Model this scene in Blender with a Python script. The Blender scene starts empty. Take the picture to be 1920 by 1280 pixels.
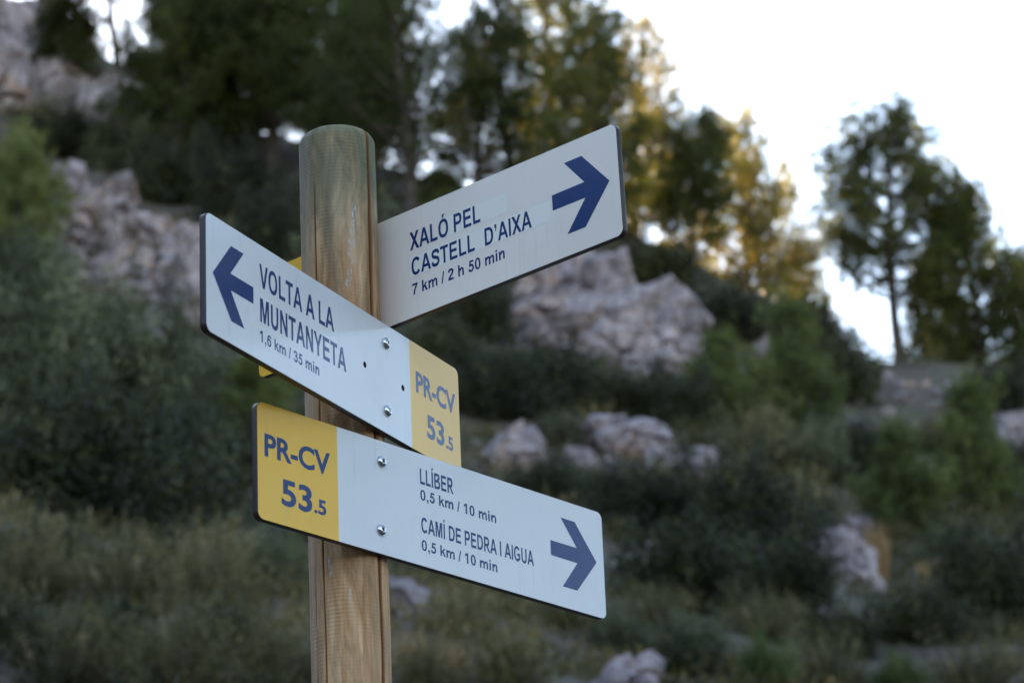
import bpy, bmesh, math, random
import numpy as np
from mathutils import Matrix, Vector

sc = bpy.context.scene
col = sc.collection

# ------------------------------------------------------------------ camera
CAM_POS = Vector((0.0, -3.896042, 1.45))
c_r = Vector((0.99824931, -0.03898421, -0.04448096))
c_u = Vector((0.02784114, -0.35380951, 0.93490304))
c_f = Vector((0.05218424, 0.93450471, 0.35210474))
cam_data = bpy.data.cameras.new('camera')
cam = bpy.data.objects.new('camera', cam_data)
col.objects.link(cam)
cam.matrix_world = Matrix(((c_r.x, c_u.x, -c_f.x, CAM_POS.x), (c_r.y, c_u.y, -c_f.y, CAM_POS.y), (c_r.z, c_u.z, -c_f.z, CAM_POS.z), (0, 0, 0, 1)))
cam_data.sensor_width = 36.0
cam_data.lens = 36.0 * 6067.09 / 1920.0
cam_data.clip_start = 0.05
cam_data.clip_end = 5000.0
cam_data.dof.use_dof = True
cam_data.dof.focus_distance = 4.12
cam_data.dof.aperture_fstop = 9.5
cam_data.dof.aperture_blades = 0
sc.camera = cam

# ------------------------------------------------------------------ sky, sun, exposure
SUN_AZ, SUN_EL = -22.0, 19.5          # degrees, azimuth left of +Y
world = bpy.data.worlds.new('World')
sc.world = world
world.use_nodes = True
wn = world.node_tree.nodes; wl = world.node_tree.links
wn.clear()
w_out = wn.new('ShaderNodeOutputWorld'); w_bg = wn.new('ShaderNodeBackground'); w_sky = wn.new('ShaderNodeTexSky')
w_sky.sky_type = 'NISHITA'
w_sky.sun_disc = False
w_sky.sun_elevation = math.radians(SUN_EL)
w_sky.sun_rotation = math.radians(SUN_AZ)
w_sky.altitude = 300
w_sky.air_density = 1.0
w_sky.dust_density = 0.5
w_sky.ozone_density = 1.0
w_bg.inputs['Strength'].default_value = 0.07
wl.new(w_sky.outputs[0], w_bg.inputs['Color']); wl.new(w_bg.outputs[0], w_out.inputs['Surface'])
sun_l = bpy.data.lights.new('sun', 'SUN')
sun_l.energy = 5.0
sun_l.angle = math.radians(0.53)
sun_l.color = (1.0, 0.77, 0.48)
sun = bpy.data.objects.new('sun', sun_l)
col.objects.link(sun)
_sd = Vector((math.sin(math.radians(SUN_AZ)) * math.cos(math.radians(SUN_EL)), math.cos(math.radians(SUN_AZ)) * math.cos(math.radians(SUN_EL)), math.sin(math.radians(SUN_EL))))
sun.rotation_euler = _sd.to_track_quat('Z', 'Y').to_euler()
sun.location = (-20, 30, 40)
vs = sc.view_settings
vs.view_transform = 'Standard'; vs.look = 'None'; vs.gamma = 1.0; vs.use_curve_mapping = False
vs.exposure = 3.38
vs.use_white_balance = True; vs.white_balance_temperature = 7200; vs.white_balance_tint = 12      # camera set for open shade
sc.cycles.max_bounces = 6; sc.cycles.diffuse_bounces = 3; sc.cycles.glossy_bounces = 3; sc.cycles.transmission_bounces = 3

# ------------------------------------------------------------------ helpers
def tag(o, label=None, cat=None, group=None, kind=None):
    if label: o['label'] = label
    if cat: o['category'] = cat
    if group: o['group'] = group
    if kind: o['kind'] = kind
    return o

def link(name, data, parent=None, mat=None):
    o = bpy.data.objects.new(name, data)
    col.objects.link(o)
    if parent: o.parent = parent
    if mat is not None: data.materials.append(mat)
    return o

def empty(name, loc=(0, 0, 0), rz=0.0):
    o = bpy.data.objects.new(name, None)
    col.objects.link(o)
    o.location = loc; o.rotation_euler = (0, 0, rz)
    o.empty_display_size = 0.1
    return o

def np_mesh(name, verts, faces, attr=None, smooth=False):
    """verts (n,3), faces (m,k) all of one size k"""
    verts = np.asarray(verts, np.float32); faces = np.asarray(faces, np.int32)
    me = bpy.data.meshes.new(name)
    k = faces.shape[1]; m = faces.shape[0]
    me.vertices.add(len(verts)); me.vertices.foreach_set('co', verts.ravel())
    me.loops.add(m * k); me.loops.foreach_set('vertex_index', faces.ravel())
    me.polygons.add(m)
    me.polygons.foreach_set('loop_start', np.arange(0, m * k, k, dtype=np.int32))
    me.polygons.foreach_set('loop_total', np.full(m, k, np.int32))
    if attr is not None:
        for an, av in attr.items():
            a = me.attributes.new(an, 'FLOAT', 'POINT'); a.data.foreach_set('value', np.asarray(av, np.float32))
    me.update(calc_edges=True)
    me.polygons.foreach_set('use_smooth', np.full(m, smooth, bool))
    return me

def vnoise3(p, s, seed=0):
    p = np.asarray(p, float) / s + 57.3 + seed * 13.7
    i = np.floor(p).astype(np.int64); f = p - i; f = f * f * (3 - 2 * f)
    def h(a, b, c):
        n = (a * 374761393 + b * 668265263 + c * 2147483647 + seed * 974711) & 0xffffffff
        n = ((n ^ (n >> 13)) * 1274126177) & 0xffffffff
        return ((n ^ (n >> 16)) & 0xffff) / 65535.0 - 0.5
    x, y, z = i[:, 0], i[:, 1], i[:, 2]; fx, fy, fz = f[:, 0], f[:, 1], f[:, 2]
    def lay(zz):
        return (h(x, y, zz) * (1 - fx) + h(x + 1, y, zz) * fx) * (1 - fy) + (h(x, y + 1, zz) * (1 - fx) + h(x + 1, y + 1, zz) * fx) * fy
    return lay(z) * (1 - fz) + lay(z + 1) * fz

# ------------------------------------------------------------------ materials
def new_mat(name):
    m = bpy.data.materials.new(name); m.use_nodes = True
    nt = m.node_tree
    return m, nt, nt.nodes['Principled BSDF']

def N(nt, t, **kw):
    n = nt.nodes.new(t)
    for k, v in kw.items(): setattr(n, k, v)
    return n

def ramp(nt, fac, stops):
    r = N(nt, 'ShaderNodeValToRGB')
    e = r.color_ramp.elements
    while len(e) < len(stops): e.new(0.5)
    for i, (p, c) in enumerate(stops):
        e[i].position = p; e[i].color = (c[0], c[1], c[2], 1)
    nt.links.new(fac, r.inputs[0])
    return r.outputs[0]

def noise(nt, vec, scale, detail=4.0, rough=0.55, dist=0.0):
    n = N(nt, 'ShaderNodeTexNoise'); n.inputs['Scale'].default_value = scale; n.inputs['Detail'].default_value = detail
    n.inputs['Roughness'].default_value = rough; n.inputs['Distortion'].default_value = dist
    if vec is not None: nt.links.new(vec, n.inputs['Vector'])
    return n.outputs['Fac']

def mixc(nt, fac, a, b, mode='MIX'):
    m = N(nt, 'ShaderNodeMix', data_type='RGBA', blend_type=mode)
    for sock, v in ((m.inputs[0], fac), (m.inputs[6], a), (m.inputs[7], b)):
        if isinstance(v, (int, float)): sock.default_value = v
        elif isinstance(v, tuple): sock.default_value = (v[0], v[1], v[2], 1)
        else: nt.links.new(v, sock)
    return m.outputs[2]

def mapping(nt, vec, scale=(1, 1, 1), loc=(0, 0, 0)):
    m = N(nt, 'ShaderNodeMapping'); m.inputs['Scale'].default_value = scale; m.inputs['Location'].default_value = loc
    nt.links.new(vec, m.inputs['Vector']); return m.outputs[0]

def math_n(nt, op, a, b=None):
    m = N(nt, 'ShaderNodeMath', operation=op)
    for i, v in enumerate((a, b)):
        if v is None: continue
        if isinstance(v, (int, float)): m.inputs[i].default_value = v
        else: nt.links.new(v, m.inputs[i])
    return m.outputs[0]

def bump(nt, bs, height, strength, dist):
    b = N(nt, 'ShaderNodeBump'); b.inputs['Strength'].default_value = strength; b.inputs['Distance'].default_value = dist
    nt.links.new(height, b.inputs['Height']); nt.links.new(b.outputs[0], bs.inputs['Normal'])

def leaf_mat(name, stops, transl=0.35, tcol=None, rough=0.55):
    """leaves: colour varies per leaf (attribute) and per plant; part of the light passes through"""
    m, nt, bs = new_mat(name)
    at = N(nt, 'ShaderNodeAttribute', attribute_name='var')
    oi = N(nt, 'ShaderNodeObjectInfo')
    v = math_n(nt, 'ADD', at.outputs['Fac'], math_n(nt, 'MULTIPLY', math_n(nt, 'SUBTRACT', oi.outputs['Random'], 0.5), 0.35))
    c = ramp(nt, v, stops)
    nt.links.new(c, bs.inputs['Base Color'])
    bs.inputs['Roughness'].default_value = rough
    bs.inputs['Specular IOR Level'].default_value = 0.25
    tr = N(nt, 'ShaderNodeBsdfTranslucent')
    tc = mixc(nt, 1.0, c, tcol or (1.6, 1.5, 0.6), 'MULTIPLY')
    nt.links.new(tc, tr.inputs['Color'])
    mx = N(nt, 'ShaderNodeMixShader'); mx.inputs[0].default_value = transl
    nt.links.new(bs.outputs[0], mx.inputs[1]); nt.links.new(tr.outputs[0], mx.inputs[2])
    nt.links.new(mx.outputs[0], nt.nodes['Material Output'].inputs['Surface'])
    return m

M = {}
M['pine'] = leaf_mat('pine_needles', [(0.0, (0.0202, 0.0313, 0.0086)), (0.5, (0.0552, 0.0699, 0.0172)), (1.0, (0.1518, 0.1380, 0.0352))], 0.4)
M['pine_sun_tint'] = leaf_mat('sun_tinted_needles', [(0.0, (0.08, 0.085, 0.03)), (0.5, (0.17, 0.15, 0.05)), (1.0, (0.30, 0.23, 0.09))], 0.5)  # gold of the low sun painted into the needle colour
M['young'] = leaf_mat('young_needles', [(0.0, (0.040, 0.058, 0.018)), (0.5, (0.120, 0.140, 0.046)), (1.0, (0.28, 0.28, 0.11))], 0.35)
M['dark'] = leaf_mat('dark_leaves', [(0.0, (0.0090, 0.0126, 0.0047)), (0.5, (0.0270, 0.0315, 0.0101)), (1.0, (0.0945, 0.0945, 0.0304))], 0.18)
M['olive'] = leaf_mat('olive_leaves', [(0.0, (0.0170, 0.0221, 0.0084)), (0.5, (0.0663, 0.0748, 0.0321)), (1.0, (0.2125, 0.2167, 0.1185))], 0.15)
M['heath'] = leaf_mat('heath_leaves', [(0.0, (0.0308, 0.0317, 0.0108)), (0.40, (0.1188, 0.1126, 0.0476)), (0.75, (0.2552, 0.2068, 0.1082)), (1.0, (0.4224, 0.3168, 0.1876))], 0.2)
M['bright'] = leaf_mat('fresh_leaves', [(0.0, (0.030, 0.050, 0.014)), (0.5, (0.065, 0.092, 0.026)), (1.0, (0.14, 0.155, 0.05))], 0.35)
M['straw'] = leaf_mat('dry_grass', [(0.0, (0.24, 0.14, 0.06)), (0.5, (0.40, 0.25, 0.11)), (1.0, (0.52, 0.38, 0.22))], 0.3, (1.2, 1.1, 0.9))
M['cover'] = leaf_mat('ground_cover', [(0.0, (0.0119, 0.0161, 0.0048)), (0.35, (0.0391, 0.0442, 0.0129)), (0.65, (0.0808, 0.0697, 0.0272)), (0.9, (0.1445, 0.1062, 0.0476)), (1.0, (0.2550, 0.1870, 0.0884))], 0.25)

def bark_mat():
    m, nt, bs = new_mat('pine_bark')
    tc = N(nt, 'ShaderNodeTexCoord')
    f = noise(nt, mapping(nt, tc.outputs['Object'], (6, 6, 1.6)), 3.0, 5)
    nt.links.new(ramp(nt, f, [(0.3, (0.035, 0.026, 0.022)), (0.7, (0.12, 0.085, 0.065))]), bs.inputs['Base Color'])
    bs.inputs['Roughness'].default_value = 0.95
    bump(nt, bs, f, 0.6, 0.03)
    return m
M['bark'] = bark_mat()

def rock_mat(name, warm):
    m, nt, bs = new_mat(name)
    tc = N(nt, 'ShaderNodeTexCoord'); geo = N(nt, 'ShaderNodeNewGeometry'); oi = N(nt, 'ShaderNodeObjectInfo')
    pos = geo.outputs['Position']
    f1 = noise(nt, pos, 1.3, 6, 0.6)
    f2 = noise(nt, pos, 6.0, 5, 0.65)
    base = ramp(nt, f1, [(0.30, (0.12, 0.098, 0.098)), (0.48, (0.28, 0.224, 0.225)), (0.70, (0.47, 0.38, 0.375))])
    rust = ramp(nt, noise(nt, pos, 0.9, 4, 0.6, 0.5), [(0.52, (0, 0, 0)), (0.68, (1, 1, 1))])
    base = mixc(nt, math_n(nt, 'MULTIPLY', rust, 0.6 + 0.38 * warm), base, (0.40, 0.235, 0.155))
    lichen = ramp(nt, f2, [(0.50, (1, 1, 1)), (0.66, (0.42, 0.42, 0.42))])
    base = mixc(nt, 1.0, base, lichen, 'MULTIPLY')
    vr = N(nt, 'ShaderNodeTexVoronoi', feature='DISTANCE_TO_EDGE'); vr.inputs['Scale'].default_value = 0.95
    nt.links.new(mixc(nt, 0.35, pos, N(nt, 'ShaderNodeTexNoise').outputs['Color']), vr.inputs['Vector'])
    dirt = ramp(nt, vr.outputs['Distance'], [(0.0, (0.30, 0.27, 0.25)), (0.05, (1, 1, 1))])
    base = mixc(nt, 0.8, base, dirt, 'MULTIPLY')
    nt.links.new(base, bs.inputs['Base Color'])
    bs.inputs['Roughness'].default_value = 0.92
    vor = N(nt, 'ShaderNodeTexVoronoi', feature='DISTANCE_TO_EDGE'); vor.inputs['Scale'].default_value = 1.3
    nt.links.new(pos, vor.inputs['Vector'])
    cr = ramp(nt, vor.outputs['Distance'], [(0.0, (0, 0, 0)), (0.10, (1, 1, 1))])
    h = math_n(nt, 'ADD', math_n(nt, 'MULTIPLY', f2, 0.8), math_n(nt, 'MULTIPLY', cr, 0.3))
    bump(nt, bs, h, 0.9, 0.12)
    return m
M['rock'] = rock_mat('limestone', 0.2)
M['rock_warm'] = rock_mat('rusty_limestone', 0.9)

def ground_mat():
    m, nt, bs = new_mat('stony_soil')
    geo = N(nt, 'ShaderNodeNewGeometry'); pos = geo.outputs['Position']
    f1 = noise(nt, pos, 0.35, 6, 0.6); f2 = noise(nt, pos, 3.0, 6, 0.65); f3 = noise(nt, pos, 1.1, 5, 0.6)
    soil = ramp(nt, f2, [(0.3, (0.045, 0.035, 0.025)), (0.6, (0.090, 0.062, 0.040)), (0.8, (0.18, 0.135, 0.10))])
    stone = ramp(nt, f2, [(0.35, (0.16, 0.14, 0.13)), (0.7, (0.36, 0.32, 0.305))])
    k = ramp(nt, f3, [(0.62, (0, 0, 0)), (0.72, (1, 1, 1))])
    c = mixc(nt, k, soil, stone)
    lit = ramp(nt, f1, [(0.45, (0, 0, 0)), (0.65, (1, 1, 1))])
    c = mixc(nt, math_n(nt, 'MULTIPLY', lit, 0.6), c, (0.075, 0.070, 0.034))
    nt.links.new(c, bs.inputs['Base Color']); bs.inputs['Roughness'].default_value = 0.95
    bump(nt, bs, f2, 0.8, 0.12)
    return m
M['ground'] = ground_mat()

# ------------------------------------------------------------------ terrain
HC = 1.45; TX, TY = 0.0, -3.896
def _vn(x, y, s):
    x = np.asarray(x, float) / s; y = np.asarray(y, float) / s
    xi = np.floor(x).astype(np.int64); yi = np.floor(y).astype(np.int64); fx = x - xi; fy = y - yi
    fx = fx * fx * (3 - 2 * fx); fy = fy * fy * (3 - 2 * fy)
    def h(a, b):
        n = (a * 374761393 + b * 668265263 + int(s * 1000) * 974711) & 0xffffffff
        n = ((n ^ (n >> 13)) * 1274126177) & 0xffffffff
        return ((n ^ (n >> 16)) & 0xffff) / 65535.0 - 0.5
    return (h(xi, yi) * (1 - fx) + h(xi + 1, yi) * fx) * (1 - fy) + (h(xi, yi + 1) * (1 - fx) + h(xi + 1, yi + 1) * fx) * fy
AZ_T = [-180, -125, -95, -60, -30, -14, -8, -6.4, -5.4, -4.4, -3.3, -1.8, 0.6, 3.1, 5.5, 7.5, 8.8, 9.9, 10.9, 12.6, 15.5, 25, 45, 70, 120, 180]
EL_T = [13, 15, 25, 30, 31, 29.5, 28, 26.9, 26.4, 25.9, 25.3, 24.7, 24.1, 23.1, 22.15, 21.2, 20.65, 20.0, 19.75, 19.4, 19.0, 16, 9, 7, 9, 13]  # unseen slopes behind the camera raised to bounce warm light
RA_T = [-180, -125, -95, -60, -30, -14, -8, -4, 0, 5, 10, 14, 25, 45, 120, 180]
RR_T = [220, 110, 60, 100, 140, 125, 112, 98, 86, 77, 73, 71, 75, 110, 220, 220]
def height(x, y):
    dx = np.asarray(x, float) - TX; dy = np.asarray(y, float) - TY
    r = np.hypot(dx, dy) + 1e-6; az = np.degrees(np.arctan2(dx, dy))
    el = np.interp(az, AZ_T, EL_T); rr = np.interp(az, RA_T, RR_T)
    r1 = np.minimum(25, 0.4 * rr)
    z1 = HC + r1 * np.tan(np.radians(el * 0.6))
    zl = z1 * np.clip((r - 5) / (r1 - 5), 0, 1) ** 1.15
    s = np.clip((r - r1) / (rr - r1), 0, 1)
    zm = HC + np.minimum(r, rr) * np.tan(np.radians(el * (0.6 + 0.4 * s ** 0.9)))
    z = np.where(r < r1, zl, zm)
    back = np.maximum(r - rr, 0)
    z = np.where(r > rr, np.maximum(z - 0.65 * (np.sqrt(back * back + 4) - 2), np.minimum(z, -8)), z)
    amp = np.clip((r - 8) / 20, 0, 1)
    return z + amp * (0.9 * _vn(x, y, 7.3) + 0.5 * _vn(x, y, 3.1) + 0.25 * _vn(x, y, 1.4) + 0.10 * _vn(x, y, .6))
def hz(x, y): return float(height(x, y))

azs = np.concatenate([np.arange(-180, -30, 4), np.arange(-30, -9, 0.7), np.arange(-9, 16, 0.16), np.arange(16, 50, 1.0), np.arange(50, 180, 4)])
rs = np.concatenate([[0.6, 2, 4, 5, 6, 7, 8, 10, 12, 14], np.arange(15, 130, 0.5), np.geomspace(131, 3500, 36)])
AZg, RSg = np.meshgrid(np.radians(azs), rs, indexing='ij')
gx = TX + RSg * np.sin(AZg); gy = TY + RSg * np.cos(AZg); gz = height(gx, gy)
na, nr_ = gx.shape
gv = np.stack([gx.ravel(), gy.ravel(), gz.ravel()], 1)
ii, jj = np.meshgrid(np.arange(na), np.arange(nr_ - 1), indexing='ij')
i2 = (ii + 1) % na
gf = np.stack([ii * nr_ + jj, ii * nr_ + jj + 1, i2 * nr_ + jj + 1, i2 * nr_ + jj], -1).reshape(-1, 4)
# centre fan closed by one vertex
gv = np.vstack([gv, [[TX, TY, 0.0]]])
cf = np.stack([np.full(na, len(gv) - 1), np.arange(na) * nr_, ((np.arange(na) + 1) % na) * nr_, ((np.arange(na) + 1) % na) * nr_], -1)
ground_me = bpy.data.meshes.new('hillside')
ground_me.from_pydata(gv.tolist(), [], gf.tolist() + [tuple(r[:3]) for r in cf.tolist()])
ground_me.polygons.foreach_set('use_smooth', np.ones(len(ground_me.polygons), bool))
ground_me.update()
ground = link('hillside', ground_me, None, M['ground'])
tag(ground, 'stony brown hillside rising behind the signpost', 'hillside', kind='structure')

# positions (x, y, width, height in metres) of what stands on the slope
ROCKS = [
    ('limestone_outcrop', 'long jagged lilac-grey limestone outcrop left of the arrow sign', [(-7.2, 74.94, 1.49, 1.39), (-6.18, 73.15, 1.73, 1.26), (-6.02, 65.8, 1.62, 1.27), (-5.15, 69.11, 1.96, 1.6), (-4.01, 69.01, 1.49, 1.64), (-5.22, 61.94, 1.99, 1.38), (-4.12, 62.74, 2.13, 1.58), (-3.12, 59.45, 1.57, 1.5), (-3.72, 55.39, 1.2, 0.69), (-3.31, 66.86, 1.01, 1.14)]),
    ('limestone_outcrop', 'big rounded limestone outcrop below the raised right-pointing sign', [(4.34, 63.67, 1.32, 1.41), (5.3, 65.07, 1.83, 1.63), (4.65, 60.95, 1.72, 1.28), (5.75, 62.15, 1.75, 1.56), (6.55, 61.11, 1.95, 1.72), (7.14, 61.05, 1.26, 1.47), (5.5, 58.57, 1.43, 0.94), (6.37, 58.68, 1.32, 0.71), (4.94, 66.59, 1.13, 0.94)]),
    ('boulder', 'rounded boulder with pinkish orange crown right of the lower yellow panel', [(2.64, 46.37, 1.01, 0.93)]),
    ('limestone_outcrop', 'low reddish broken outcrop right of the pinkish boulder', [(4.38, 48.26, 0.96, 0.54), (4.94, 48.02, 1.36, 0.82), (5.45, 47.11, 0.98, 0.81), (5.86, 47.25, 0.67, 0.69), (3.77, 48.53, 0.46, 0.31)]),
    ('stone', 'pale stone beside the left foot of the reddish outcrop', [(3.96, 46.99, 0.46, 0.43)]),
    ('stone', 'small upright pale stone under the reddish outcrop', [(4.36, 46.36, 0.31, 0.43)]),
    ('limestone_outcrop', 'squat grey limestone block beside the orange grass tuft', [(6.94, 39.29, 0.75, 0.8), (8.4, 46.69, 0.44, 0.32)]),
    ('boulder', 'pale lilac boulder cut by the bottom edge of the picture', [(2.25, 22.13, 0.78, 0.44)]),
    ('cliff', 'pinkish grey cliff blocks in the upper left corner', [(-9.85, 85.09, 2.11, 2.43), (-9.65, 93.08, 1.96, 2.19), (-10.92, 93.41, 1.61, 2.11), (-8.79, 89.52, 1.37, 1.28), (-10.73, 96.85, 2.05, 1.79)]),
    ('limestone_outcrop', 'grey rocks behind the dark trunk at upper left', [(-7.03, 85.74, 1.95, 1.91), (-5.96, 87.37, 1.91, 2.3), (-7.94, 90.79, 1.38, 1.29)]),
    ('stone', 'pinkish rock under the dense pine crowns left of the post', [(-3.66, 87.15, 1.06, 1.13)]),
    ('stone', 'pale rock on the slope between two young bright pines', [(9.29, 63.6, 0.9, 0.57)]),
    ('stone', 'grey rock at the right edge of the picture', [(12.89, 54.8, 0.78, 0.95)]),
    ('stone', 'small white stone beneath the taller bright young pine', [(9.79, 57.36, 0.37, 0.32)]),
    ('stone', 'lilac rock just behind the top edge of the left-pointing sign', [(1.63, 55.5, 0.73, 0.51)]),
    ('boulder', 'dark lilac rock low behind the wooden post', [(0.48, 25.87, 0.56, 0.46)]),
    ('stone', 'small lilac rock left of the yellow sign end', [(-1.74, 37.07, 0.33, 0.42)]),
    ('stone', 'light brown flat rock by the straw grass at lower right', [(8.96, 42.0, 0.88, 0.39)]),
    ('stone', 'pale round stone above the squat grey block', [(8.72, 48.0, 0.4, 0.29)]),
    ('stone', 'grey stone low between the shrubs under the big pine', [(9.85, 63.1, 0.57, 0.38)]),
    ('stone', 'small lilac stone below the squat grey block', [(5.98, 34.87, 0.4, 0.29)]),
]
SCREE = [
    (12.12, 64.72, 0.27, 0.14),
    (11.33, 62.65, 0.38, 0.22),
    (12.85, 62.06, 0.29, 0.15),
    (11.99, 64.82, 0.22, 0.25),
    (11.95, 57.15, 0.32, 0.13),
    (11.43, 60.3, 0.33, 0.22),
    (13.61, 64.41, 0.32, 0.21),
    (12.39, 62.75, 0.28, 0.13),
    (11.9, 55.85, 0.26, 0.14),
    (12.64, 59.61, 0.36, 0.22),
    (12.07, 61.21, 0.3, 0.17),
    (11.6, 62.93, 0.36, 0.12),
    (11.0, 61.19, 0.23, 0.18),
    (12.08, 61.64, 0.39, 0.14),
    (12.17, 62.74, 0.32, 0.15),
    (11.31, 59.14, 0.23, 0.18),
    (13.5, 63.58, 0.18, 0.15),
    (12.32, 59.63, 0.21, 0.15),
    (11.41, 61.72, 0.17, 0.21),
    (11.73, 55.43, 0.3, 0.22),
    (11.43, 63.79, 0.4, 0.22),
    (11.02, 57.03, 0.28, 0.21),
    (11.98, 63.22, 0.27, 0.13),
    (10.94, 56.95, 0.22, 0.1),
    (11.66, 64.7, 0.36, 0.17),
    (12.27, 64.84, 0.41, 0.18),
    (12.22, 65.63, 0.19, 0.14),
    (12.82, 62.88, 0.18, 0.18),
    (10.76, 57.56, 0.18, 0.17),
    (12.56, 60.58, 0.39, 0.17),
    (11.57, 61.78, 0.17, 0.17),
    (10.89, 58.2, 0.34, 0.17),
    (11.5, 64.0, 0.23, 0.15),
    (10.88, 58.34, 0.18, 0.11),
]
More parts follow.
